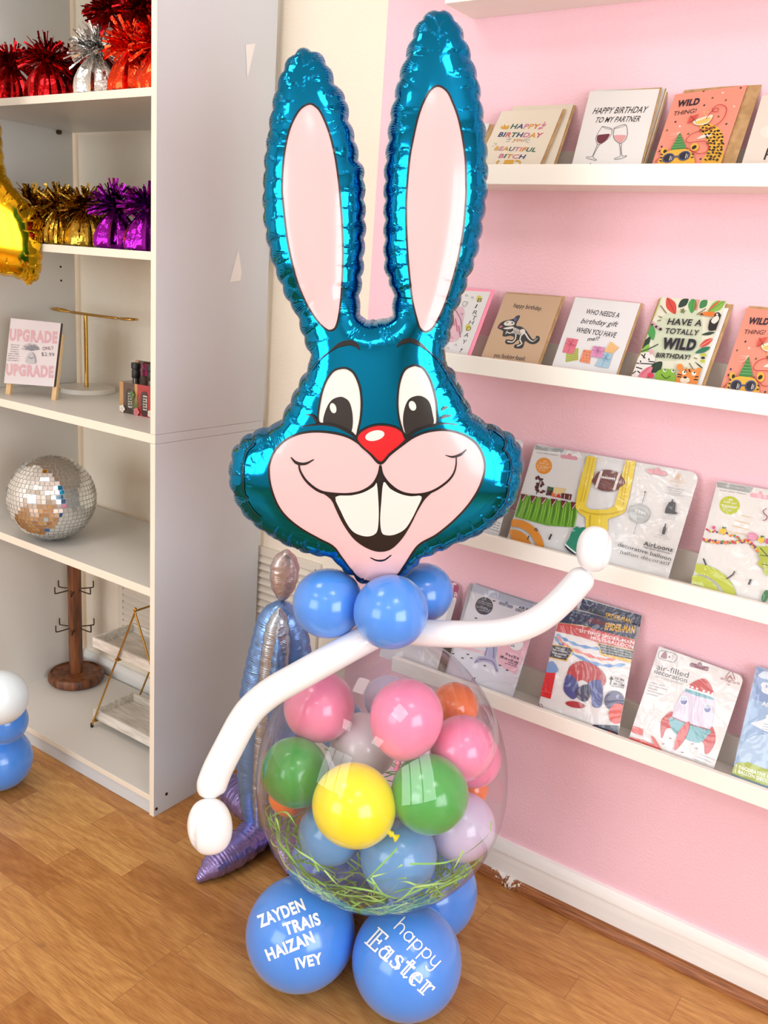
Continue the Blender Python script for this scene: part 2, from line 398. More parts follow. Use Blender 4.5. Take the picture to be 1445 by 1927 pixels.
bm = MB(); bm.box(BL+T, BX-T, BF+.004, BF+.022, 0.001, SH['E']-.018); bm.build('plinth', W_, bc, smooth=0, bevel=.0007)
# shelf pin holes, cam fittings and the screws low on the side
def disc(name, c, ax, r, h, m, parent, n=16):
    b = MB(); b.lathe([(0, 0), (r, 0), (r, h), (0, h)], n, c, ax); return b.build(name, m, parent, smooth=30)
for (x, y) in ((114, 502), (115, 528)):
    p = onx(x, y, BL+T); disc('pin_hole', p, (1, 0, 0), .0035, .0006, M['black'], bc)
p = onx(109, 245, BL+T); disc('cam_fitting', (p[0], p[1], SH['A']-.024), (1, 0, 0), .007, .01, M['darkmetal'], bc)
for (x, y) in ((313, 1494), (294, 1522)):
    p = onx(x, y, BX); disc('screw', p, (1, 0, 0), .0045, .0015, M['darkmetal'], bc)
# thin white pieces on the side panel; the lower is a paper scrap
tp = mat('matt_white', (240, 239, 236), .6)
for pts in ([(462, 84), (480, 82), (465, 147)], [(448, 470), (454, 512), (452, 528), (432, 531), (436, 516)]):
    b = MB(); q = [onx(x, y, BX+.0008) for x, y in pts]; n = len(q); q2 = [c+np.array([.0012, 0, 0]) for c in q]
    b.add(q+q2, [tuple(range(n)), tuple(range(2*n-1, n-1, -1))]+[(i, n+i, n+(i+1) % n, (i+1) % n) for i in range(n)]); b.build('white_patch', tp, bc, smooth=0)
# ------------------------------------------------------------------ wall vents (low, on the cream wall)
def vent(x0, x1, z0, z1, label):
    t = thing('wall_vent', ((x0+x1)/2, 0, z0), label, 'vent')
    fr = MB(); w = .024
    for a in ((x0, x1, z0, z0+w), (x0, x1, z1-w, z1), (x0, x0+w, z0+w, z1-w), (x1-w, x1, z0+w, z1-w)): fr.box(a[0], a[1], -.012, -.0005, a[2], a[3])
    fr.build('vent_frame', vm, t, smooth=0, bevel=.001)
    boxo('vent_back', x0+w, x1-w, -.002, -.0005, z0+w, z1-w, vd, t, 0)
    sl = MB(); n = int((z1-z0-2*w)/.0215); dz = (z1-z0-2*w)/n
    for i in range(n):
        z = z0+w+i*dz
        sl.add([(x0+w, -.003, z+dz*.95), (x1-w, -.003, z+dz*.95), (x1-w, -.016, z+dz*.25), (x0+w, -.016, z+dz*.25), (x0+w, -.003, z+dz*.8), (x1-w, -.003, z+dz*.8), (x1-w, -.016, z+dz*.12), (x0+w, -.016, z+dz*.12)],
               [(0, 3, 2, 1), (4, 5, 6, 7), (3, 7, 6, 2), (0, 1, 5, 4), (0, 4, 7, 3), (1, 2, 6, 5)])
    sl.build('louvre_slats', vm, t, smooth=0)
    d = MB(); d.lathe([(0, 0), (.004, 0), (.004, .002), (0, .002)], 12, (x1-.012, -.012, z1-.02), (0, -1, 0)); d.build('screw', M['black'], t)
vent(-1.72, -1.452, .40, .697, 'cream louvred wall vent behind the foil figure balloon')
vent(-2.315, -1.98, .20, .43, 'cream louvred wall vent seen through the bottom of the bookcase')
# unseen ceiling panels added for fill light and balloon highlights
em = bpy.data.materials.new('fill_light_diffuser'); em.use_nodes = True
b = em.node_tree.nodes['Principled BSDF']; b.inputs['Emission Color'].default_value = (1, .98, .95, 1); b.inputs['Emission Strength'].default_value = 12
# ------------------------------------------------------------------ latex balloons
def balloon(c, r, m, label, axis=(0, 0, -1), elong=1.0, group=None, name='balloon', knot=True, n=48, touch=None):
    """round latex balloon, knot towards axis"""
    ax = np.asarray(axis, float); ax /= np.linalg.norm(ax)
    prof = []
    for i in range(37):
        t = PI*i/36
        z = -math.cos(t)*r*(1.0 if t < PI/2 else elong*1.06); rr = r*math.sin(t)
        if t > PI*.78: rr *= 1-.18*((t-PI*.78)/(PI*.22))
        prof.append((max(rr, 0.0), z))
    prof[0] = (0, prof[0][1]); prof[-1] = (0.0, prof[-1][1])
    b = MB(); b.lathe(prof, n, c, ax)
    o = b.build(name, m, None, loc=c, smooth=180); tag(o, label, 'balloon', group)
    if knot:
        k = MB(); e = np.asarray(c)+ax*(prof[-1][1]); s = r/.075
        k.lathe([(.0, -.003), (.006*s, -.002*s), (.0042*s, .003*s), (.0062*s, .006*s), (.0058*s, .0085*s), (.003*s, .010*s), (.004*s, .013*s), (.0075*s, .018*s), (.0085*s, .0195*s), (.006*s, .0195*s), (0, .014*s)], 14, e, ax)
        k.build('knot', m, o, smooth=60)
    return o
# ---- the base cluster on the floor
def unit(v): v = np.asarray(v, float); return v/np.linalg.norm(v)
cl = np.array([-.915, -.43, .15])
G_BASE = 'blue balloons of the base cluster'
baseL = np.array([-.991, -.597, .1165]); baseR = np.array([-.77, -.514, .1143]); baseB = np.array([-.853, -.298, .114]); baseK = np.array([-1.07, -.375, .112])
oL = balloon(baseL, .1165, LX['blue'], 'blue balloon on the floor lettered with four white names', axis=cl-baseL, elong=.97, group=G_BASE, knot=False)
oR = balloon(baseR, .1143, LX['blue'], 'blue balloon on the floor lettered happy Easter in white', axis=cl-baseR, elong=.97, group=G_BASE, knot=False)
balloon(baseB, .113, LX['blue'], 'plain blue floor balloon at the right rear, between the clear balloon and the skirting', axis=cl-baseB, elong=.95, group=G_BASE, knot=False)
balloon(baseK, .11, LX['blue'], 'plain blue floor balloon at the left rear, mostly hidden beside the purple foil foot', axis=cl-baseK, elong=.95, group=G_BASE, knot=False)
# ---- the collar under the rabbit head
G_COL = 'blue collar balloons under the rabbit head'
cc = np.array([-.945, -.44, .855])
c1 = at_depth(617, 1135, 1.775); c2 = at_depth(735, 1152, 1.715); c3 = at_depth(797, 1115, 1.86)
balloon(c1, px_size(c1, 66), LX['blue'], 'blue collar balloon at the left, beside the foil figure head', axis=cc-c1, elong=.97, group=G_COL, knot=False)
balloon(c2, px_size(c2, 70), LX['blue'], 'blue collar balloon in front, just under the rabbit chin and over both arms', axis=(.1, .75, .3), elong=.97, group=G_COL, knot=False)
balloon(c3, px_size(c3, 56), LX['blue'], 'blue collar balloon at the rear, partly hidden beside the magenta pack', axis=cc-c3, elong=.97, group=G_COL, knot=False)
# ---- stack at the left edge of the picture
p = np.array([-2.106, -.593, .0885])
balloon(p, .0885, LX['blue'], 'lower blue balloon of the stack cut off by the left edge', axis=(-.6, .2, .3), knot=False, group='balloon stack by the bookcase')
p2 = at_depth(0, 1313, 2.27); balloon(p2, px_size(p2, 51), LX['pale'], 'white balloon on top of the stack cut off by the left edge', axis=(-.6, .2, -.3), knot=False, group='balloon stack by the bookcase')
p3 = at_depth(8, 1357, 2.40); balloon(p3, px_size(p3, 43), LX['blue'], 'blue balloon at the rear of the stack, peeping out under the white one', axis=(-.6, -.3, -.1), knot=False, group='balloon stack by the bookcase')
# ---- clear bubble balloon and its filling
BC = np.array([-.916, -.44, .446]); RB = .268
prof = []
for i in range(61):
    t = PI*i/60; z = -math.cos(t); r_ = math.sin(t)
    if t < PI/2: prof.append((RB*r_, z*RB))
    else: prof.append((RB*r_**1.12, z*.335))
prof = [q for q in prof if not (q[1] > 0 and q[0] < .014)]+[(.012, .338), (.011, .36), (.010, .39)]
prof[0] = (0, -RB)
b = MB(); b.lathe(prof, 96, BC)
bub_m = film('clear_bubble_film', (250, 249, 252), .015, .035, haze=.02)
bub = b.build('bubble_balloon', bub_m, None, loc=BC, smooth=180); tag(bub, 'large clear bubble balloon filled with small balloons and paper grass', 'balloon')
IN = [('pink', 600.7, 1329.5, 68, 1.9006, 'pink small balloon upper left inside the clear balloon, beneath the left arm', (15, 2), 1),
      ('pink', 765, 1347, 70, 1.7693, 'pink small balloon frontmost in the clear balloon, above the green one, knot down', (-14, 80), 1.16),
      ('orange', 855, 1329.5, 46, 1.9644, 'orange small balloon peeping out behind the upper right pink ones', (5, 40), 1),
      ('pink', 870, 1408, 62, 1.8231, 'pink small balloon right of the frontmost pink one in the clear balloon', (20, -10), 1),
      ('pink', 890, 1428, 54, 1.9267, 'pink small balloon hugging the right wall of the clear balloon, behind another pink one', (10, 30), 1),
      ('pearl', 683, 1404, 64, 1.9539, 'pearly grey small balloon in the middle of the clear balloon, above the yellow one', (10, 40), 1),
      ('green', 554, 1451, 64, 1.8506, 'green small balloon by the left wall of the clear balloon', (30, 40), 1.06),
      ('green', 809, 1495, 74, 1.752, 'green small balloon in front, right of the yellow one', (-30, -30), 1),
      ('yellow', 664, 1514, 78, 1.7348, 'only yellow small balloon inside the clear balloon', (73, 56), 1.04),
      ('sky', 623, 1565, 62, 1.86, 'blue small balloon low at the left, partly behind the yellow one', (-30, 30), 1),
      ('sky', 750, 1608, 73, 1.8116, 'blue small balloon lowest in front, among the paper grass', (-10, 60), 1.05),
      ('lavender', 868, 1555, 65, 1.87, 'pale lavender small balloon low at the right of the clear balloon', (0, 50), 1.05),
      ('lavender', 728, 1314, 44, 2.0236, 'pale lavender small balloon high at the rear, behind the frontmost pink one', (-20, 20), 1),
      ('sky', 640, 1363, 48, 2.0695, 'blue small balloon at the rear, between the upper left pink and the pearly grey one', (0, 20), 1),
      ('orange', 545, 1497, 40, 1.95, 'orange small balloon peeping out under the left green one', (10, 20), 1),
      ('orange', 888, 1483, 32, 1.9938, 'orange small balloon just visible between the right pink and lavender ones', (10, 20), 1)]
for (k, x, y, r, d, lab, kn, el) in IN:
    P = at_depth(x, y, d); ax = (RC[0]*kn[0]-RC[1]*kn[1])*1.0 + (0 if abs(kn[0])+abs(kn[1]) > 60 else 1)*RC[2]*60
    balloon(P, px_size(P, r)*.985, LX[k], lab, axis=ax, elong=el, group='small balloons inside the clear balloon', n=40)
# ---- shredded paper grass lying in the bottom of the bubble
gm = mat('paper_grass', (140, 205, 96), .6); gm2 = mat('paper_grass_light', (176, 224, 128), .6)
g = MB()
def strand(P, n=10):
    P = smooth_path(P, 5); w = .0017; vs = []; fs = []
    for i, p in enumerate(P):
        t = P[min(i+1, len(P)-1)]-P[max(i-1, 0)]; t /= np.linalg.norm(t)+1e-9
        s = np.cross(t, BC-p); s /= np.linalg.norm(s)+1e-9
        tw = math.sin(i*.5+P[0][0]*90); nn = np.cross(t, s); s = s*math.cos(tw)+nn*math.sin(tw)
        vs += [p-s*w, p+s*w]
    fs = [(2*i, 2*i+1, 2*i+3, 2*i+2) for i in range(len(P)-1)]
    g.add(vs, fs, int(rng.random() < .35))
def bub_r(z):      # inner radius at height offset z<0
    return math.sqrt(max(1e-4, RB*RB-z*z))
for i in range(180):
    a = rng.uniform(0, 2*PI); zz = -RB*rng.uniform(.45, .93) if rng.random() < .75 else -RB*rng.uniform(.3, .8)
    pts = []; a0 = a; dz = rng.normal()*.012; da = rng.normal()*.28+(.2 if rng.random() < .5 else -.2)
    for k in range(5):
        zz2 = min(max(zz+dz*k+rng.normal()*.012, -RB*.955), -RB*.18); rr = bub_r(zz2)*rng.uniform(.86, .975) if zz2 > -RB*.85 else bub_r(zz2)*rng.uniform(.2, .95)
        pts.append(BC+np.array([rr*math.cos(a0), rr*math.sin(a0), zz2])); a0 += da*(.6+.5*rng.random())
    strand(pts)
# a few loose strands standing against the front of the film
for pl in ([(648, 1682), (690, 1655), (748, 1596)], [(703, 1685), (712, 1660), (765, 1652)], [(700, 1650), (735, 1640), (757, 1627)], [(770, 1626), (850, 1620), (915, 1575), (925, 1545)], [(500, 1525), (515, 1570), (545, 1610), (575, 1650)],
           [(512, 1535), (540, 1530), (570, 1580), (600, 1640)], [(690, 1655), (710, 1670), (718, 1690)], [(820, 1660), (850, 1640), (872, 1600)], [(740, 1680), (790, 1668), (835, 1662)], [(520, 1540), (530, 1570), (560, 1600), (590, 1620), (640, 1660)]):
    q = []
    for (x, y) in pl:
        d = ray(x, y); o_ = CAM-BC; A = np.dot(d, d); B_ = np.dot(d, o_); Cc = np.dot(o_, o_)-(RB*.965)**2; disc_ = B_*B_-A*Cc
        if disc_ < 0: t = -B_/A
        else: t = (-B_-math.sqrt(disc_))/A
        P = CAM+d*t; v = P-BC; l = np.linalg.norm(v); P = BC+v*min(1, RB*.965/l); q.append(P)
    strand(q)
tag(g.build('paper_grass', [gm, gm2], None, loc=BC, smooth=0), 'green shredded paper grass in the bottom of the clear balloon', 'paper grass', kind='stuff')
# ---- white modelling balloon arms
def arm(pxs, ds, r_px, hand, label, crease):
    P = [at_depth(x, y, d) for (x, y), d in zip(pxs, ds)]
    path = smooth_path(P, 8); L_ = len(path); r0 = px_size(P[len(P)//2], r_px); rs = []
    dist = [0]
    for a, b_ in zip(path, path[1:]): dist.append(dist[-1]+np.linalg.norm(b_-a))
    tot = dist[-1]
    for s in dist:
        e = tot-s; k = 1.0
        if e < r0: k = math.sqrt(max(.0, 1-(1-e/r0)**2))
        rs.append(max(.006, r0*k))
    b = MB(); b.tube(path, rs, 28); o = b.build('tube_balloon', LX['white'], None, loc=P[len(P)//2], smooth=180); tag(o, label, 'balloon', 'white tube balloon arms of the rabbit')
    # the looped-back tip that makes the hand: a fat pad and a thinner fold round it
    (hx, hy, hw, hh, hd, rot) = hand; C = at_depth(hx, hy, hd); w, h = px_size(C, hw/2), px_size(C, hh/2)
    cr, sr = math.cos(rot), math.sin(rot); U = RC[0]*cr+RC[1]*sr; V = -RC[0]*sr+RC[1]*cr; Nn = -RC[2]
    hb = MB(); nu, nv = 40, 28; vs = []; fs = []
    for j in range(nv+1):
        ph = PI*j/nv-PI/2
        for i in range(nu):
            th = 2*PI*i/nu; x = math.cos(ph)**.85*math.cos(th); z = math.cos(ph)**.85*math.sin(th); y = math.sin(ph)
            # groove running top to bottom on the visible side
            a = math.atan2(x-crease-.12*math.sin(y*2.2), max(.05, z)); g_ = math.exp(-(a/.11)**2)*(1 if z > 0 else 0)
            k = 1-.2*g_*(1-abs(y)**3); fat = 1+.05*math.tanh(6*(x-crease))*(1 if crease < 0 else -1)
            bow = .10*(1-y*y)*(-1 if crease < 0 else 1)
            vs.append(C+U*(w*k*fat*x+bow*w*.5)+V*h*y*(1-.04*g_)+Nn*w*.86*k*z)
    for j in range(nv):
        for i in range(nu): fs.append((j*nu+i, j*nu+(i+1) % nu, (j+1)*nu+(i+1) % nu, (j+1)*nu+i))
    hb.add(vs, fs); hb.build('hand', LX['white'], o, smooth=180)
    k = MB(); e = P[-1]; k.lathe([(0, -.006), (.007, -.004), (.005, .002), (.0075, .006), (.004, .010), (0, .011)], 14, e, C-e); k.build('knot', LX['white'], o)
    return o
arm([(735, 1178), (689, 1202), (631, 1234), (565, 1271), (514, 1300), (478, 1329), (456, 1358), (431, 1405), (409, 1449), (396, 1485), (393, 1504)],
    [1.775, 1.765, 1.755, 1.745, 1.735, 1.725, 1.715, 1.70, 1.69, 1.68, 1.675], 28, (395, 1555, 84, 104, 1.665, .12), 'white balloon arm reaching down to the left over the clear balloon', -.55)
arm([(740, 1180), (786, 1190), (847, 1193), (907, 1193), (959, 1187), (999, 1173), (1029, 1155), (1060, 1127), (1090, 1094), (1106, 1074)],
    [1.775, 1.765, 1.75, 1.74, 1.73, 1.725, 1.72, 1.715, 1.71, 1.70], 26, (1118, 1033, 66, 86, 1.69, -.1), 'white balloon arm raised to the right in front of the picture ledges', .6)

# ------------------------------------------------------------------ things in the bookcase
# tinsel balloon weights
def foil(name, col, rough=.16):
    return bump(mat(name, col, rough, 1.0), 90, .5, .003, 2)
FO = {'red': foil('foil_red', (172, 22, 26)), 'orange': foil('foil_orange_red', (226, 66, 34)), 'silver': foil('foil_silver', (214, 214, 212)), 'gold': foil('foil_gold', (172, 138, 52)), 'purple': foil('foil_purple', (136, 28, 148))}
def weight(x, y, z, col, label, s=1.0, grp=None):
    t = thing('balloon_weight', (x, y, z), label, 'balloon weight', grp)
    b = MB(); ph = rng.uniform(0, 6)
    pr = [(0, 0), (.046, .0), (.05, .004), (.052, .016), (.049, .034), (.040, .055), (.027, .073), (.015, .086), (.0095, .093), (.013, .101), (.02, .108), (0, .109)]
    ks = rng.uniform(.8, 1.2, 40)
    def rad(i, a):
        if i < 2 or i > 10: return 1
        k = int(a/(2*PI)*48+ph) % 40
        return 1+.07*math.sin(a*11+ph)*ks[k % 7]+.05*math.sin(a*19+2*ph)+.05*(rng.random()-.5)
    b.lathe([(r*s, h*s) for r, h in pr], 48, (x, y, z), rad=rad); b.build('foil_wrapped_body', FO[col], t, smooth=25)
    g_ = MB(); base = np.array([x, y, z+.097*s])
    for i in range(210):
        th = rng.uniform(0, 2*PI); el = math.asin(rng.uniform(-.25, 1)); ln = s*rng.uniform(.052, .074)
        d = np.array([math.cos(th)*math.cos(el), math.sin(th)*math.cos(el), math.sin(el)]); sd = unit(np.cross(d, rng.normal(size=3))); w = s*rng.uniform(.0018, .0038)
        dr = np.array([0, 0, -1])*ln*rng.uniform(.0, .35); k1 = unit(np.cross(sd, d))*ln*rng.uniform(-.12, .12)
        p0 = base+d*.006; p1 = base+d*ln*.55+k1+dr*.2; p2_ = base+d*ln+dr
        for q in (p0, p1, p2_): q[0] = min(q[0], BX-T-.008); q[1] = min(q[1], -.03)
        g_.add([p0-sd*w*.4, p0+sd*w*.4, p1+sd*w, p1-sd*w, p2_+sd*w, p2_-sd*w], [(0, 1, 2, 3), (3, 2, 4, 5)])
    g_.build('tinsel', FO[col], t, smooth=0)
    return t
zA, zB = SH['A'], SH['B']
def wx(px_, y): return ony(px_, 150, y)[0]
GR, GG, GP = 'red tinsel balloon weights', 'gold tinsel balloon weights', 'purple tinsel balloon weights'
weight(wx(183, -.345), -.345, zA, 'silver', 'silver tinsel balloon weight on the top shelf', 1.08)
weight(wx(88, -.345), -.345, zA, 'red', 'dark red tinsel balloon weight just left of the silver one, front row', 1.0, GR)
weight(wx(22, -.34), -.34, zA, 'red', 'dark red tinsel balloon weight second left of the silver one, front row', 1.0, GR)
weight(wx(-42, -.34), -.34, zA, 'red', 'dark red tinsel balloon weight cut off by the left edge', 1.0, GR)
weight(wx(250, -.35), -.35, zA, 'orange', 'orange red tinsel balloon weight just right of the silver one, front row', 1.05, 'orange red tinsel balloon weights')
weight(wx(300, -.345), -.345, zA, 'orange', 'orange red tinsel balloon weight half hidden behind the cabinet edge', 1.05, 'orange red tinsel balloon weights')
for px_, lab in ((132, 'dark red tinsel balloon weight low behind the gap left of the silver one'), (205, 'red tinsel balloon weight on the shelf behind the silver one'), (262, 'red tinsel balloon weight on the shelf behind the orange red one')):
    weight(wx(px_, -.225), -.225, zA, 'red', lab, 1.0, GR)
weight(wx(206, -.225), -.225, zA+.135, 'red', 'red tinsel balloon weight piled up above the silver one', 1.0, GR)
weight(wx(262, -.225), -.225, zA+.13, 'red', 'red tinsel balloon weight piled up above the orange red one', 1.0, GR)
for px_, y, lab in ((107, -.345, 'gold tinsel balloon weight right beside the gold foil balloon, front row'), (156, -.335, 'gold tinsel balloon weight just left of the purple one, front row'), (52, -.33, 'gold tinsel balloon weight half behind the gold foil balloon')):
    weight(wx(px_, y), y, zB, 'gold', lab, 1.0, GG)
for px_, lab in ((78, 'gold tinsel balloon weight in the rear row next to the gold foil balloon'), (130, 'gold tinsel balloon weight in the middle of the rear row'), (180, 'gold tinsel balloon weight in the rear row behind the purple one')):
    weight(wx(px_, -.215), -.215, zB, 'gold', lab, 1.0, GG)
weight(wx(217, -.345), -.345, zB, 'purple', 'purple tinsel balloon weight next to the gold ones', 1.05, GP)
weight(wx(278, -.34), -.34, zB, 'purple', 'purple tinsel balloon weight half hidden behind the cabinet edge', 1.05, GP)

# disco ball: mirror tiles in rings
rr = .1243; d = ray(98, 934); ang = 83/(F*np.linalg.norm(d)**1.5); ball_c = CAM+unit(d)*rr/math.sin(ang); ball_c[2] = SH['D']+rr+.001
mir = mat('mirror_tile', (236, 238, 238), .05, 1.0); grout = mat('disco_grout', (196, 196, 192), .5)
t = thing('disco_ball', ball_c-np.array([0, 0, rr]), 'mirrored disco ball on the bookcase shelf', 'disco ball')
b = MB(); b.lathe([(0, -rr*.985)]+[(rr*.985*math.cos(a), rr*.985*math.sin(a)) for a in np.linspace(-PI/2+.05, PI/2-.05, 40)]+[(0, rr*.985)], 64, ball_c); b.build('core', grout, t, smooth=180)
tl = MB(); rows = 30
for i in range(rows):
    a0 = -PI/2+PI*i/rows; a1 = a0+PI/rows; am = (a0+a1)/2; n = max(4, int(2*PI*math.cos(am)/(PI/rows)))
    for j in range(n):
        b0 = 2*PI*(j+.06)/n+i*.3; b1 = 2*PI*(j+.94)/n+i*.3; jit = rng.normal(size=3)*.02; q = []
        nn = unit(np.array([math.cos(am)*math.cos((b0+b1)/2), math.cos(am)*math.sin((b0+b1)/2), math.sin(am)])+jit*1.2); cen = None
        c_ = ball_c+rr*np.array([math.cos(am)*math.cos((b0+b1)/2), math.cos(am)*math.sin((b0+b1)/2), math.sin(am)])
        for (aa, bb) in ((a0+.006, b0), (a0+.006, b1), (a1-.006, b1), (a1-.006, b0)):
            p = ball_c+rr*np.array([math.cos(aa)*math.cos(bb), math.cos(aa)*math.sin(bb), math.sin(aa)]); q.append(p-nn*np.dot(p-c_, nn))
        tl.add(q, [(0, 1, 2, 3)])
tl.build('mirror_tiles', mir, t, smooth=0)

# mug tree
mc = np.array([-2.402, -.12, SH['E']]); t = thing('mug_tree', mc, 'dark wooden mug tree with metal hooks on the bottom shelf', 'mug tree')
b = MB(); b.lathe([(0, .001), (.08, .001), (.087, .006), (.0925, .014), (.0925, .026), (.088, .034), (.082, .037), (.082, .033), (0, .033)], 64, mc); b.build('round_base', M['walnut'], t, smooth=30)
b = MB(); b.lathe([(0, .033), (.0225, .033), (.0225, .44), (0, .44)], 8, mc); b.build('post', M['walnut'], t, smooth=0, bevel=.0012)
for zz in (.198, .335):
    for k in range(6):
        a = k*PI/3+.25; d = np.array([math.cos(a), math.sin(a), 0]); p0 = mc+np.array([0, 0, zz])+d*.018; p1 = p0+d*.042+np.array([0, 0, -.004]); p2_ = p1+d*.005+np.array([0, 0, .005]); p3_ = p2_+np.array([0, 0, .018])
        b = MB(); b.tube(smooth_path([p0, p1, p2_, p3_], 4), .0022, 8); b.build('hook', M['darkmetal'], t)

# brass T-bar jewellery stand
z0 = SH['C']; tc_ = onz(180, 727, z0+.014); tc_[1] = min(tc_[1], -.118); tc_[2] = z0
t = thing('jewellery_stand', tc_, 'brass T-bar jewellery stand with a round white base', 'jewellery stand')
b = MB(); b.lathe([(0, 0), (.084, 0), (.085, .001), (.085, .0135), (.084, .0145), (0, .0145)], 64, tc_); b.build('round_base', M['base_white'], t, smooth=30)
top = onplane(178, 596, tc_, (0, 1, 0)); H_ = top[2]-z0
b = MB(); b.tube([tc_+np.array([0, 0, .0145]), tc_+np.array([0, 0, H_])], .0062, 16); b.build('post', M['gold'], t)
A = onplane(102, 578, tc_+np.array([0, .0, 0]), (0, 1, 0)); B2 = onplane(255, 594, tc_, (0, 1, 0)); zt = z0+H_+.004
ux = np.array([1.0, 0, 0]); hl = (B2[0]-A[0])/2; mid = np.array([(A[0]+B2[0])/2, tc_[1], zt])
loop = []
for s in (1, -1):       # bar with a wire loop at both ends
    seg = [(s*-.0, s*.006), (s*.45*hl, s*.006), (s*.62*hl, s*-.002), (s*.8*hl, s*-.016), (s*.95*hl, s*-.014), (s*1.0*hl, 0), (s*.95*hl, s*.014), (s*.8*hl, s*.016), (s*.62*hl, s*.004), (s*.45*hl, s*-.006)]
    loop += [mid+np.array([x, y, .004*(abs(x)/hl)**3]) for x, y in seg]
b = MB(); b.tube(smooth_path(loop, 6, True), .0036, 10, closed=True); b.build('cross_bar', M['gold'], t)
# ------------------------------------------------------------------ flat artwork on cards (kept inside each printed mesh)
_TX = {}
def glyphs(s, bold=0.0, res=3):
    key = (s, bold)
    if key in _TX: return _TX[key]
    cu = bpy.data.curves.new('tmp', 'FONT'); cu.body = s; cu.offset = bold; cu.resolution_u = res; cu.fill_mode = 'FRONT'; cu.space_character = 1+max(0, bold)*2.6
    ob = bpy.data.objects.new('tmp', cu); COL.objects.link(ob)
    dg = bpy.context.evaluated_depsgraph_get(); me = bpy.data.meshes.new_from_object(ob.evaluated_get(dg))
    v = np.array([x.co[:2] for x in me.vertices]).reshape(-1, 2); f = [tuple(p.vertices) for p in me.polygons]
    bpy.data.objects.remove(ob); bpy.data.curves.remove(cu); bpy.data.meshes.remove(me)
    _TX[key] = (v, f); return v, f
CAPH = glyphs('H')[0][:, 1].max()
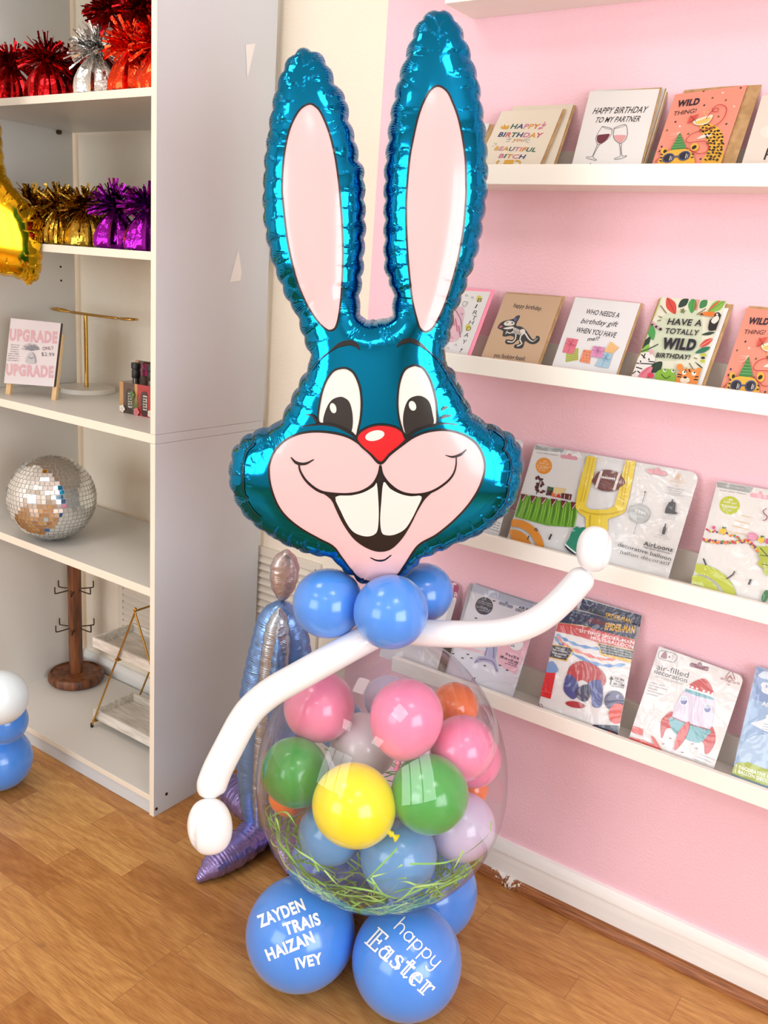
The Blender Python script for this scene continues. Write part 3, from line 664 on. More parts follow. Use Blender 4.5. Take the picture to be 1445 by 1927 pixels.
# single-stroke letters (x to the right, y up, cap height 1)
def _arc(cx, cy, rx, ry, a0, a1, n=8): return [(cx+rx*math.cos(math.radians(a0+(a1-a0)*i/n)), cy+ry*math.sin(math.radians(a0+(a1-a0)*i/n))) for i in range(n+1)]
SF = {'a': (.62, [_arc(.3, .3, .26, .3, 0, 360, 14), [(.56, .6), (.56, 0)]]), 'h': (.58, [[(.04, 1.05), (.04, 0)], [(.04, .3)]+_arc(.28, .34, .24, .28, 150, 0, 7)+[(.52, 0)]]),
      'p': (.62, [[(.04, .6), (.04, -.42)], _arc(.3, .3, .26, .3, 180, -180, 14)]), 'y': (.54, [[(.02, .6), (.02, .3)]+_arc(.25, .28, .23, .27, 180, 360, 8), [(.48, .6), (.48, -.15)]+_arc(.25, -.15, .23, .26, 0, -150, 8)])}
class Art:
    """layers of flat print on a plane; points are photo pixels turned into places on that plane, or (u, v) in metres"""
    def __init__(s, P0, n, ux, step=.00005, bm=None, mat=0):
        s.P0 = np.asarray(P0, float); s.n = unit(n); s.ux = unit(ux); s.uy = np.cross(s.n, s.ux); s.k = 0; s.step = step; s.bm = bm or MB(); s.mat = mat; s.map = None; s.base = .00012
    def uv(s, p):
        if s.map: p = s.map(p)
        d = onplane(p[0], p[1], s.P0, s.n)-s.P0; return np.array([np.dot(d, s.ux), np.dot(d, s.uy)])
    def put(s, uvs, faces, col):
        s.k += 1; h = s.base+s.step*s.k
        s.bm.add([s.P0+s.ux*u+s.uy*v+s.n*h for u, v in uvs], faces, s.mat, col)
    def _face(s, q):
        a = sum(q[i][0]*q[(i+1) % len(q)][1]-q[(i+1) % len(q)][0]*q[i][1] for i in range(len(q)))
        return q if a > 0 else q[::-1]
    def poly(s, pts, col, smooth=0):
        q = [s.uv(p) for p in pts]
        if smooth: q = smooth_path(q, smooth, True)
        q = s._face([tuple(x) for x in q]); s.put(q, [tuple(range(len(q)))], col)
    def ell(s, x, y, rx, ry, col, rot=0, n=20):
        c, t = math.cos(math.radians(rot)), math.sin(math.radians(rot))
        s.poly([(x+rx*math.cos(a)*c-ry*math.sin(a)*t, y+rx*math.cos(a)*t+ry*math.sin(a)*c) for a in np.linspace(0, 2*PI, n, endpoint=False)], col)
    def line(s, pts, w, col, smooth=0):
        """w in pixels; a number or (start, middle, end)"""
        q = [s.uv(p) for p in pts]; c = s.P0+s.ux*q[0][0]+s.uy*q[0][1]; m = px_size(c, 1)
        if smooth: q = smooth_path(q, smooth)
        k = len(q); vs = []
        for i in range(k):
            t = q[min(i+1, k-1)]-q[max(i-1, 0)]; t = t/(np.linalg.norm(t)+1e-12); nn = np.array([-t[1], t[0]]); f = i/max(1, k-1)
            ww = (w if not hasattr(w, '__len__') else (w[0]+(w[1]-w[0])*f*2 if f < .5 else w[1]+(w[2]-w[1])*(f-.5)*2))*m/2
            vs += [tuple(q[i]-nn*ww), tuple(q[i]+nn*ww)]
        s.put(vs, [(2*i, 2*i+2, 2*i+3, 2*i+1) for i in range(k-1)], col)
    def text(s, txt, A, B, h, col, bold=0.0, shear=0.0, up=None):
        """baseline from pixel A to pixel B, capitals h pixels high; col may be a list (one per letter)"""
        a, b_ = s.uv(A), s.uv(B); d = b_-a; wid = np.linalg.norm(d); e = d/wid; nn = np.array([-e[1], e[0]])
        if up is not None: nn = unit(s.uv((A[0]+up[0], A[1]+up[1]))-a)
        hh = px_size(s.P0+s.ux*a[0]+s.uy*a[1], .87*h/getattr(s.map, 's', 1.0))/CAPH
        if isinstance(col, list):
            v0 = glyphs(txt, bold)[0]; x0 = v0[:, 0].min(); full = v0[:, 0].max()-x0; s.k += 1; kk = s.k
            for i, ch in enumerate(txt):
                if ch == ' ': continue
                pre = glyphs(txt[:i+1], bold)[0][:, 0].max(); v, f = glyphs(ch, bold); w = v[:, 0].max()-v[:, 0].min(); st = pre-w-x0
                vv = [(tuple(a+e*((x-v[:, 0].min()+st)/full*wid+shear*y*hh)+nn*y*hh)) for x, y in v]; s.k = kk; s.put(vv, f, col[i % len(col)])
            return
        v, f = glyphs(txt, bold)
        if len(v) == 0: return
        x0, x1 = v[:, 0].min(), v[:, 0].max()
        s.put([tuple(a+e*((x-x0)/(x1-x0)*wid+shear*y*hh)+nn*y*hh) for x, y in v], f, col)
    def greek(s, A, B, n, dy, h, col, jit=.3):
        """lines too small to read: rows of small marks"""
        for i in range(n):
            a = (A[0]+dy[0]*i, A[1]+dy[1]*i); L_ = 1-jit*((i*7) % 3)/3; b_ = (a[0]+(B[0]-A[0])*L_, a[1]+(B[1]-A[1])*L_); x = 0; ks = s.k
            L0 = math.hypot(b_[0]-a[0], b_[1]-a[1])
            while x < L0:
                w = 3+((i*5+int(x)*3) % 5); f0, f1 = x/L0, min(1, (x+w)/L0)
                s.k = ks; s.line([(a[0]+(b_[0]-a[0])*f0, a[1]+(b_[1]-a[1])*f0), (a[0]+(b_[0]-a[0])*f1, a[1]+(b_[1]-a[1])*f1)], h, col); x += w+1.6
# ------------------------------------------------------------------ inflated foil balloons
class Foil:
    """two foil sheets welded along an outline and blown up: membrane height over the outline, puckered along the seam"""
    def __init__(s, out, h=.004, A=.085, B=1.3, scallop=(.034, .005), seg=.062, crease=.006, band=.03, seed=1):
        P = np.array(smooth_path(out, 4, True)); P = s._resample(P, .003)
        # scalloped seam
        d = np.roll(P, -1, 0)-np.roll(P, 1, 0); d /= np.linalg.norm(d, axis=1)[:, None]+1e-12; area = np.sum(P[:, 0]*np.roll(P[:, 1], -1)-np.roll(P[:, 0], -1)*P[:, 1])
        nrm = np.stack([d[:, 1], -d[:, 0]], 1)*(1 if area > 0 else -1)
        L_ = np.concatenate([[0], np.cumsum(np.linalg.norm(np.diff(P, axis=0), axis=1))]); s.len = L_[-1]+.003
        ns = max(3, round(s.len/scallop[0])); ph = rng.uniform(0, 1)
        P = P+nrm*(scallop[1]*(np.abs(np.sin(PI*(L_/s.len*ns+ph)))**.7-.55))[:, None]
        s.P = P; s.S = L_; s.A, s.B = A, B; s.crease, s.band = crease, band
        nseg = max(2, round(s.len/seg)); s.segs = (np.arange(nseg)+rng.uniform(-.25, .25, nseg))*s.len/nseg; s.segd = rng.uniform(.55, 1.25, nseg)
        lo = P.min(0)-3*h; hi = P.max(0)+3*h; nx, ny = (np.ceil((hi-lo)/h).astype(int)+1); s.lo, s.h, s.nx, s.ny = lo, h, nx, ny
        gx, gy = np.meshgrid(lo[0]+np.arange(nx)*h, lo[1]+np.arange(ny)*h, indexing='ij'); G = np.stack([gx.ravel(), gy.ravel()], 1)
        D, _, I = s.dist(G); D = D.reshape(nx, ny); I = I.reshape(nx, ny); s.I = I
        u = np.zeros((nx, ny)); iy = (np.add.outer(np.arange(nx), np.arange(ny)) % 2)
        m = I & (D > 0); u[m] = D[m]*.06
        w = 2/(1+math.sin(PI/max(20, int(2*D[I].max()/h)))); w = min(1.96, w)
        reds = [(m & (iy == k)) for k in (0, 1)]
        for _ in range(420):
            for rm in reds:
                r = np.zeros_like(u); r[1:-1, 1:-1] = .25*(u[2:, 1:-1]+u[:-2, 1:-1]+u[1:-1, 2:]+u[1:-1, :-2]+h*h)
                u[rm] += w*(r[rm]-u[rm])
        good = I & (D > 1.6*h); q = np.zeros_like(u); q[good] = u[good]/D[good]; known = good.copy()
        for _ in range(6):
            acc = np.zeros_like(q); cnt = np.zeros_like(q)
            for dx in (-1, 0, 1):
                for dy in (-1, 0, 1):
                    acc += np.roll(np.roll(q*known, dx, 0), dy, 1); cnt += np.roll(np.roll(known, dx, 0), dy, 1)
            new = ~known & (cnt > 0); q[new] = acc[new]/cnt[new]; known |= new
        s.q = q; s.u = u
    def _resample(s, P, st):
        Q = np.vstack([P, P[:1]]); L_ = np.concatenate([[0], np.cumsum(np.linalg.norm(np.diff(Q, axis=0), axis=1))]); n = int(L_[-1]/st); t = np.linspace(0, L_[-1], n, endpoint=False)
        return np.stack([np.interp(t, L_, Q[:, 0]), np.interp(t, L_, Q[:, 1])], 1)
    def dist(s, X):
        A = s.P; Bv = np.roll(A, -1, 0)-A; LL = (Bv**2).sum(1); D = np.empty(len(X)); S_ = np.empty(len(X)); I = np.zeros(len(X), bool)
        ln = np.sqrt(LL)
        for k in range(0, len(X), 3000):
            x = X[k:k+3000]; W = x[:, None, :]-A[None]; t = np.clip((W*Bv[None]).sum(2)/LL[None], 0, 1); d2 = ((W-t[..., None]*Bv[None])**2).sum(2); j = d2.argmin(1)
            ar = np.arange(len(x)); D[k:k+3000] = np.sqrt(d2[ar, j]); S_[k:k+3000] = s.S[j]+t[ar, j]*ln[j]
            y = x[:, 1][:, None]; x_ = x[:, 0][:, None]; a, b_ = A[None], np.roll(A, -1, 0)[None]
            c = ((a[..., 1] > y) != (b_[..., 1] > y)) & (x_ < (b_[..., 0]-a[..., 0])*(y-a[..., 1])/(b_[..., 1]-a[..., 1]+1e-15)+a[..., 0]); I[k:k+3000] = c.sum(1) % 2 == 1
        return D, S_, I
    def _bil(s, T, X):
        g = (X-s.lo)/s.h; i = np.clip(np.floor(g).astype(int), 0, [s.nx-2, s.ny-2]); f = g-i
        return T[i[:, 0], i[:, 1]]*(1-f[:, 0])*(1-f[:, 1])+T[i[:, 0]+1, i[:, 1]]*f[:, 0]*(1-f[:, 1])+T[i[:, 0], i[:, 1]+1]*(1-f[:, 0])*f[:, 1]+T[i[:, 0]+1, i[:, 1]+1]*f[:, 0]*f[:, 1]
    def height(s, X, back=False):
        X = np.asarray(X, float); D, S_, I = s.dist(X); D = np.where(I, D, 0)
        u1 = s._bil(s.q, X)*D; u2 = s._bil(s.u, X); w = np.clip((D-3*s.h)/(3*s.h), 0, 1); u = np.maximum(0, u1*(1-w)+u2*w)
        z = s.A*np.tanh(s.B*np.sqrt(u)/s.A)
        ds = np.abs(((S_[:, None]+(.03 if back else 0)-s.segs[None]+s.len/2) % s.len)-s.len/2); j = ds.argmin(1); dn = ds[np.arange(len(X)), j]
        fall = np.exp(-(D/s.band)**2)*np.clip(D/.006, 0, 1)
        z = z+fall*s.crease*(-1.1*s.segd[j]*np.exp(-(dn/.0032)**2)+.35*(1-np.exp(-(dn/.012)**2)))
        return np.maximum(z, 0)*np.where(I, 1, 0), D, S_
    def mesh(s, frame, step=.0042):
        """frame(u, v, w) -> world; returns an MB with the front sheet (w > 0) and the back sheet"""
        lo, hi = s.P.min(0), s.P.max(0); pts = []; j = 0; y = lo[1]
        while y < hi[1]:
            xs = np.arange(lo[0]+(step/2 if j % 2 else 0), hi[0], step); pts.append(np.stack([xs, np.full(len(xs), y)], 1)); y += step*.866; j += 1
        G = np.vstack(pts); D, _, I = s.dist(G); G = G[I & (D > step*.55)]
        V = np.vstack([s.P, G]); n = len(s.P)
        vv, _, ff, *_ = delaunay_2d_cdt([Vector(p) for p in V], [], [list(range(n))], 1, 1e-7)
        vv = np.array([tuple(p) for p in vv]); b = MB(); off = 0
        for back in (False, True):
            z, D, S_ = s.height(vv, back); z = z*(-1 if back else 1)
            fs = [tuple(f) if not back else tuple(f)[::-1] for f in ff]
            a0 = ff[0]; ar = (vv[a0[1]][0]-vv[a0[0]][0])*(vv[a0[2]][1]-vv[a0[0]][1])-(vv[a0[2]][0]-vv[a0[0]][0])*(vv[a0[1]][1]-vv[a0[0]][1])
            if ar < 0: fs = [f[::-1] for f in fs]
            o = b.add([frame(x, y, w) for (x, y), w in zip(vv, z)], fs)
            for i in range(len(vv)): b.uv[o+i] = (S_[i], D[i])
        return b
def foil_mat(name, col, rough=.1, rib=.5, metal=1.0, d0=.018, dw=.016, wave=1150, crinkle=.15):
    """metallised film with fine gathers running in from the seam (u = length along the seam, v = distance from it)"""
    m = mat(name, col, rough, metal); N, L, b = nt(m)
    tc = N.new('ShaderNodeTexCoord'); sp = N.new('ShaderNodeSeparateXYZ'); L.new(tc.outputs['UV'], sp.inputs[0])
    def math_(op, a, b_=None):
        x = N.new('ShaderNodeMath'); x.operation = op
        for i, q in enumerate((a, b_)):
            if q is None: continue
            if isinstance(q, (int, float)): x.inputs[i].default_value = q
            else: L.new(q, x.inputs[i])
        return x.outputs[0]
    n1 = N.new('ShaderNodeTexNoise'); n1.inputs['Scale'].default_value = 26; n1.inputs['Detail'].default_value = 1; cx = N.new('ShaderNodeCombineXYZ'); L.new(sp.outputs['X'], cx.inputs['X']); L.new(cx.outputs[0], n1.inputs['Vector'])
    ph = math_('MULTIPLY', n1.outputs['Fac'], 22)
    sn = math_('SINE', math_('ADD', math_('MULTIPLY', sp.outputs['X'], wave), ph))
    e = math_('SUBTRACT', sp.outputs['Y'], d0); e = math_('DIVIDE', e, dw); e = math_('MULTIPLY', e, e); e = math_('EXPONENT', math_('MULTIPLY', e, -1))
    n2 = N.new('ShaderNodeTexNoise'); n2.inputs['Scale'].default_value = 34; L.new(tc.outputs['Object'], n2.inputs['Vector'])
    g = N.new('ShaderNodeMapRange'); g.inputs['From Min'].default_value = .42; g.inputs['From Max'].default_value = .6; L.new(n2.outputs['Fac'], g.inputs['Value'])
    hgt = math_('MULTIPLY', math_('MULTIPLY', sn, e), g.outputs['Result'])
    n3 = N.new('ShaderNodeTexNoise'); n3.inputs['Scale'].default_value = 60; n3.inputs['Detail'].default_value = 2; L.new(tc.outputs['Object'], n3.inputs['Vector'])
    e2 = math_('EXPONENT', math_('MULTIPLY', sp.outputs['Y'], -70)); hh = math_('ADD', hgt, math_('MULTIPLY', math_('MULTIPLY', n3.outputs['Fac'], e2), crinkle*10))
    bp = N.new('ShaderNodeBump'); bp.inputs['Strength'].default_value = rib; bp.inputs['Distance'].default_value = .0012; L.new(hh, bp.inputs['Height']); L.new(bp.outputs['Normal'], b.inputs['Normal'])
    return m
M['foil_blue'] = foil_mat('foil_blue', (16, 126, 174), .09, crinkle=.06)
# the printed face is ink on the same film: it shows the same gathers
def ink_mat(name):
    m = foil_mat(name, (255, 255, 255), .2, .35, 0.0); N, L, b = nt(m)
    a = N.new('ShaderNodeVertexColor'); a.layer_name = 'Col'; L.new(a.outputs['Color'], b.inputs['Base Color'])
    b.inputs['Coat Weight'].default_value = .25; b.inputs['Coat Roughness'].default_value = .06; b.inputs['Specular IOR Level'].default_value = .45
    return m
M['ink'] = ink_mat('balloon_print')
# ---- rabbit head balloon
PB = np.array([-.94, -.452, 0.0]); nb = unit([CAM[0]-PB[0], CAM[1]-PB[1], 0]); ub = np.array([-nb[1], nb[0], 0.0])
Dc = np.dot(CAM-PB, nb); foot = np.array([0.0, CAM[2]])          # camera's foot point in (u, v)
def b_uv(x, y):
    p = onplane(x, y, PB, nb); return np.array([np.dot(p-PB, ub), p[2]])
def b_frame(u, v, w): return PB+ub*u+np.array([0, 0, 1.0])*v+nb*w
OUT = [(704, 600), (718, 601), (729, 600), (738, 588), (739.5, 548), (733, 535), (724, 502), (723, 464), (723, 419), (723, 377), (724, 320), (729, 270), (734, 224), (741.5, 187), (751, 145), (760, 118), (768.5, 89), (781, 56), (793, 35), (812, 22), (829, 19.5), (848, 28), (864, 48), (876, 77), (888, 112), (900, 154), (906, 197), (913, 245), (916, 291), (917, 332), (915, 374), (909.5, 409), (902.5, 456), (891, 498), (882, 521), (869, 560), (855, 588), (848, 626), (836, 672),
       (853, 699), (869, 733), (886, 770), (905, 790), (940, 806), (967, 822), (981, 849.5), (983, 877), (977, 913), (969, 938), (953, 961), (930, 980), (912, 995), (883, 1009), (855, 1018), (828, 1033), (794, 1043), (787, 1057), (768, 1072), (742, 1088), (712, 1096), (680, 1093), (662, 1078), (644, 1066), (626, 1043), (603, 1040), (575, 1034), (548, 1023), (523, 1011), (495, 993), (473, 977), (453, 954), (438, 922), (431, 888), (436, 865), (441, 843), (466, 818), (495, 806), (523, 795), (534, 779), (548, 751), (566, 715), (580, 690),
       (584, 668), (571, 635), (559, 593), (543, 568), (532, 543), (520, 512), (509, 481), (501, 440), (496, 402), (496, 353), (499, 301), (503, 266), (513, 199), (522, 162), (537, 122), (558, 97), (577, 92), (602, 103), (620, 129), (631, 158), (651, 187), (656, 224), (668, 262), (675, 299), (684, 324), (686, 384), (687, 431), (684.5, 473), (682, 516), (677, 554), (677, 585), (690, 604)]
rb = Foil([b_uv(*p) for p in OUT], h=.004, A=.082, B=1.35, crease=.0052, band=.027)
def b_lift(pts):      # where on the sheet a photo point lies, allowing for the bulge towards the viewer
    q0 = np.array([b_uv(*p) for p in pts]); q = q0.copy()
    for _ in range(4):
        z, _, _ = rb.height(q); q = foot+(q0-foot)*(1-z/Dc)[:, None]
    return q
mb = rb.mesh(b_frame)
rab = mb.build('rabbit_balloon', M['foil_blue'], None, loc=b_frame(0, 1.3, 0), smooth=180)
tag(rab, 'big blue foil rabbit head balloon with tall pink lined ears', 'foil balloon')
class Patch:
    """print on the rabbit: fills and strokes laid on the sheet"""
    def __init__(s, name): s.b = MB(); s.name = name
    def lay(s, q, col, layer):
        n = len(q); lo, hi = q.min(0), q.max(0); st = .0042; G = []
        y = lo[1]; j = 0
        while y < hi[1]:
            xs = np.arange(lo[0]+(st/2 if j % 2 else 0), hi[0], st); G.append(np.stack([xs, np.full(len(xs), y)], 1)); y += st*.866; j += 1
        G = np.vstack(G) if G else np.zeros((0, 2))
        # keep grid points inside the loop and clear of it
        A = q; Bv = np.roll(A, -1, 0)
        if len(G):
            c = ((A[None, :, 1] > G[:, 1][:, None]) != (Bv[None, :, 1] > G[:, 1][:, None])) & (G[:, 0][:, None] < (Bv[None, :, 0]-A[None, :, 0])*(G[:, 1][:, None]-A[None, :, 1])/(Bv[None, :, 1]-A[None, :, 1]+1e-15)+A[None, :, 0])
            G = G[c.sum(1) % 2 == 1]
        if len(G):
            dd = np.sqrt(((G[:, None]-A[None])**2).sum(2)).min(1); G = G[dd > .0016]
        V = np.vstack([q, G]) if len(G) else q
        vv, _, ff, *_ = delaunay_2d_cdt([Vector(p) for p in V], [], [list(range(n))], 1, 1e-7); vv = np.array([tuple(p) for p in vv])
        if not len(ff): return
        s._emit(vv, ff, col, layer)
    def _emit(s, vv, ff, col, layer):
        z, D, S_ = rb.height(vv); e = .0012
        zx, _, _ = rb.height(vv+[e, 0]); zy, _, _ = rb.height(vv+[0, e]); gx = (zx-z)/e; gy = (zy-z)/e
        gl = np.sqrt(gx**2+gy**2); cap = np.minimum(1, 3/np.maximum(gl, 1e-6)); gx, gy = gx*cap, gy*cap
        nn = np.stack([-gx, -gy, np.ones(len(z))], 1); nn /= np.linalg.norm(nn, axis=1)[:, None]; h = .0011+.00035*layer
        fs = []
        for f in ff:
            a, b_, c = vv[f[0]], vv[f[1]], vv[f[2]]; fs.append(tuple(f) if (b_[0]-a[0])*(c[1]-a[1])-(c[0]-a[0])*(b_[1]-a[1]) > 0 else tuple(f)[::-1])
        o = s.b.add([b_frame(x+n_[0]*h, y+n_[1]*h, w+n_[2]*h) for (x, y), w, n_ in zip(vv, z, nn)], fs, 0, col)
        for i in range(len(vv)): s.b.uv[o+i] = (S_[i], D[i])
    def dens(s, pts, closed, sm): return b_lift(smooth_path(pts, sm, closed) if sm else pts)
    def fill(s, pts, col, layer=0, sm=6): s.lay(np.array(Foil._resample(rb, s.dens(pts, True, sm), .003)), col, layer)
    def stroke(s, pts, w, col=(14, 16, 22), layer=3, sm=8, closed=False):
        q = s.dens(pts, closed, sm)
        if closed: q = np.vstack([q, q[:1]])
        k = len(q); L_ = []; R_ = []; mpp = 1.0/F*1.66
        for i in range(k):
            t = q[min(i+1, k-1)]-q[max(i-1, 0)] if not (closed and i in (0, k-1)) else q[1]-q[-2]
            t = t/(np.linalg.norm(t)+1e-12); nn = np.array([-t[1], t[0]]); f = i/(k-1)
            ww = w if not hasattr(w, '__len__') else np.interp(f, np.linspace(0, 1, len(w)), w); ww *= mpp/2
            L_.append(q[i]+nn*ww); R_.append(q[i]-nn*ww)
        vv = np.array([x for pr in zip(L_, R_) for x in pr]); ff = []
        for i in range(k-1): ff += [(2*i, 2*i+1, 2*i+3), (2*i, 2*i+3, 2*i+2)]
        s._emit(vv, ff, col, layer)
    def done(s, label=None): return s.b.build(s.name, M['ink'], rab, smooth=180, label=label)
PINK, BLK, CRM = (250, 204, 206), (16, 17, 22), (246, 242, 236)
EL = [(582, 196), (565, 206), (550.6, 230), (541, 259.5), (534, 301), (531, 350), (533, 381.5), (542, 456), (557, 521), (575.5, 568), (596, 601.6), (613, 619), (623, 622), (632.6, 614), (639, 585), (643, 537), (645, 485), (644, 429), (640, 371), (637, 340), (629.5, 291), (619, 249), (604.6, 214), (594, 201)]
ER = [(824.6, 162), (810, 170), (797.6, 191), (787, 220), (778, 259.5), (770.6, 301), (765.4, 363), (764.4, 400), (765.4, 444), (769.5, 506), (776, 564), (785, 603.7), (791, 619), (801.7, 624.4), (816, 614), (833, 581), (847.4, 539), (862, 485), (872, 427), (876.5, 371), (876.5, 340), (875.4, 301), (870, 259.5), (862, 222), (851.6, 193), (841, 172)]
for e in (EL, ER):
    p = Patch('ear_lining'); p.fill(e, PINK, 0); p.stroke(e, 3.4, BLK, 2, closed=True); p.done('pale pink ear lining edged in black')
def A_(*pts): return [(420+x/2.4914, 560+y/2.4914) for x, y in pts]
mz = Patch('muzzle')
MUZ = A_((737, 778), (690, 733), (640, 686), (580, 651), (500, 632), (420, 628), (350, 640), (290, 670), (245, 715), (220, 770), (215, 820), (225, 890), (255, 970), (300, 1030), (370, 1085), (450, 1130), (515, 1165), (555, 1215), (595, 1268), (640, 1312), (700, 1330), (770, 1325), (815, 1300), (855, 1245), (915, 1160), (1000, 1110), (1080, 1045), (1150, 970), (1200, 890), (1225, 810), (1220, 750), (1190, 690), (1140, 650), (1080, 627), (1020, 620), (950, 630), (890, 655), (840, 690), (782, 735))
mz.fill(MUZ, PINK, 0, 5); mz.stroke(MUZ, 4.2, BLK, 2, 6, closed=True)
mz.stroke(A_((690, 1217), (720, 1230), (755, 1228), (788, 1205)), (2, 4, 2))
mz.stroke(A_((318, 748), (345, 774), (385, 778), (426, 758)), (2, 6, 5, 2)); mz.stroke(A_((355, 780), (362, 812), (385, 852), (420, 886), (462, 910), (520, 920), (590, 921), (650, 908), (700, 876), (727, 830), (737, 785)), (3, 5, 6, 5, 4))
mz.stroke(A_((1040, 738), (1075, 746), (1112, 735), (1139, 712)), (1, 4, 5, 2)); mz.stroke(A_((1092, 748), (1090, 790), (1075, 832), (1040, 870), (985, 905), (930, 921), (870, 921), (820, 904), (775, 868), (747, 828), (737, 785)), (2, 4, 5, 4, 4))
mz.done('pale pink muzzle and chin')
mo = Patch('mouth')
MO = A_((737, 783), (727, 830), (700, 876), (650, 908), (590, 921), (520, 919), (455, 906), (505, 945), (532, 1000), (562, 1060), (605, 1122), (650, 1160), (700, 1184), (745, 1190), (790, 1176), (840, 1127), (880, 1062), (910, 1002), (945, 945), (980, 908), (930, 920), (870, 920), (820, 904), (775, 868), (748, 830))
mo.fill(MO, (24, 24, 28), 3, 3); mo.done('black open mouth')
te = Patch('front_teeth')
te.fill(A_((527, 933), (600, 926), (660, 911), (708, 883), (720, 868), (728, 960), (729, 1030), (724, 1085), (712, 1106), (685, 1117), (650, 1114), (612, 1097), (583, 1062), (553, 1002)), CRM, 5, 3)
te.fill(A_((752, 864), (782, 894), (830, 919), (880, 930), (930, 930), (910, 982), (880, 1042), (848, 1086), (800, 1110), (760, 1111), (742, 1096), (736, 1040), (741, 960)), CRM, 5, 3); te.done('two big white front teeth')
for (W_pts, P_pts, gl) in ((((560, 330), (515, 346), (477, 405), (454, 490), (448, 582), (500, 590), (555, 606), (600, 630), (624, 650), (634, 615), (645, 560), (649, 490), (641, 420), (618, 362), (592, 337)), ((545, 465), (507, 482), (480, 530), (471, 592), (530, 603), (570, 617), (598, 632), (608, 590), (605, 535), (592, 490), (570, 470)), (516, 518, 15, 24)),
                           (((890, 318), (850, 340), (826, 400), (817, 480), (821, 550), (836, 610), (858, 660), (900, 628), (950, 607), (998, 594), (1002, 540), (994, 470), (971, 390), (940, 336), (915, 321)), ((908, 460), (868, 478), (847, 530), (843, 590), (855, 640), (862, 655), (905, 622), (982, 598), (980, 540), (966, 490), (940, 466)), (887, 507, 17, 23))):
    ey = Patch('eye'); ey.fill(A_(*W_pts), CRM, 0, 4); ey.stroke(A_(*W_pts), 3.8, BLK, 4, 5, closed=True); ey.fill(A_(*P_pts), (40, 38, 38), 1, 4)
    x, y, rx, ry = gl; ey.fill(A_(*[(x+rx*math.cos(a)+4*math.sin(a), y+ry*math.sin(a)) for a in np.linspace(0, 2*PI, 14, endpoint=False)]), CRM, 3, 3); ey.done('white eye with a black pupil')
no_ = Patch('nose'); NO = A_((625, 657), (645, 626), (690, 603), (740, 595), (800, 604), (843, 630), (857, 660), (830, 692), (782, 731), (739, 772), (690, 731), (645, 692))
no_.fill(NO, (226, 24, 36), 3, 4); no_.stroke(NO, 3.6, BLK, 6, 5, closed=True); no_.fill(A_(*[(711+45*math.cos(a), 646+24*math.sin(a)-8*math.cos(a)) for a in np.linspace(0, 2*PI, 18, endpoint=False)]), CRM, 5, 3); no_.done('shiny red nose')
def lines(name, *sts):
    l_ = Patch(name)
    for pts, w_ in sts: l_.stroke(A_(*pts), w_, layer=7, sm=14)
    l_.done()
lines('eyebrow', (((505, 250), (545, 223), (592, 212), (622, 222), (640, 243)), (2, 9, 9, 3))); lines('eyebrow', (((815, 230), (842, 208), (880, 202), (920, 219), (955, 246)), (3, 9, 8, 2)))
lines('eye_crease', (((392, 548), (420, 553), (435, 572), (440, 592)), (2, 5, 4))); lines('eye_crease', (((1023, 528), (1036, 517), (1052, 512)), (3, 6, 2))); lines('eye_crease', (((1018, 566), (1040, 556), (1067, 554)), (4, 6, 2)))
lines('lower_eyelid', (((370, 605), (410, 598), (470, 594), (530, 603), (590, 632), (628, 660)), (2, 4, 5))); lines('lower_eyelid', (((852, 662), (900, 624), (960, 602), (1030, 590), (1095, 595)), (5, 4, 2)))
lines('fur_outline', (((1240, 600), (1312, 655), (1322, 690), (1312, 713), (1336, 740), (1349, 800), (1342, 850), (1334, 880), (1336, 882), (1325, 950), (1290, 1000), (1262, 1030)), 2.0))
lines('fur_outline', (((150, 655), (143, 690), (112, 720), (97, 780), (95, 860), (100, 920), (115, 942), (112, 955), (150, 1010), (175, 1030)), 2.0)); lines('forehead_outline', (((505, 250), (455, 290), (412, 345)), 1.6)); lines('forehead_outline', (((955, 246), (1020, 310), (1085, 420), (1150, 520)), 1.6))
# ---- gold foil balloon hanging into the picture at the left
g0 = np.array([-2.22, -.55, 0]); ng = unit([CAM[0]-g0[0], CAM[1]-g0[1], 0]); ug = np.array([-ng[1], ng[0], 0.0])
def g_uv(x, y): p = onplane(x, y, g0, ng); return np.array([np.dot(p-g0, ug), p[2]])
GO = [(-6, 205), (2, 240), (6, 290), (12, 325), (28, 352), (48, 373), (68, 392), (80, 410), (80, 440), (80, 470), (79, 500), (72, 524), (54, 536), (34, 524), (0, 518), (-40, 520), (-90, 512), (-130, 480), (-150, 420), (-150, 330), (-148, 240), (-140, 180), (-118, 130), (-90, 100), (-50, 95), (-20, 120), (-10, 160)]
gf = Foil([g_uv(*p) for p in GO], h=.004, A=.075, B=1.3, scallop=(.03, .004))
gm_ = foil_mat('foil_gold_balloon', (226, 176, 30), .1)
gb = gf.mesh(lambda u, v, w: g0+ug*u+np.array([0, 0, 1.0])*v+ng*w, .005)
tag(gb.build('gold_balloon', gm_, None, loc=g0+ug*g_uv(0, 400)[0]+np.array([0, 0, g_uv(0, 400)[1]]), smooth=180), 'gold foil balloon cut off by the left edge in front of the bookcase', 'foil balloon')
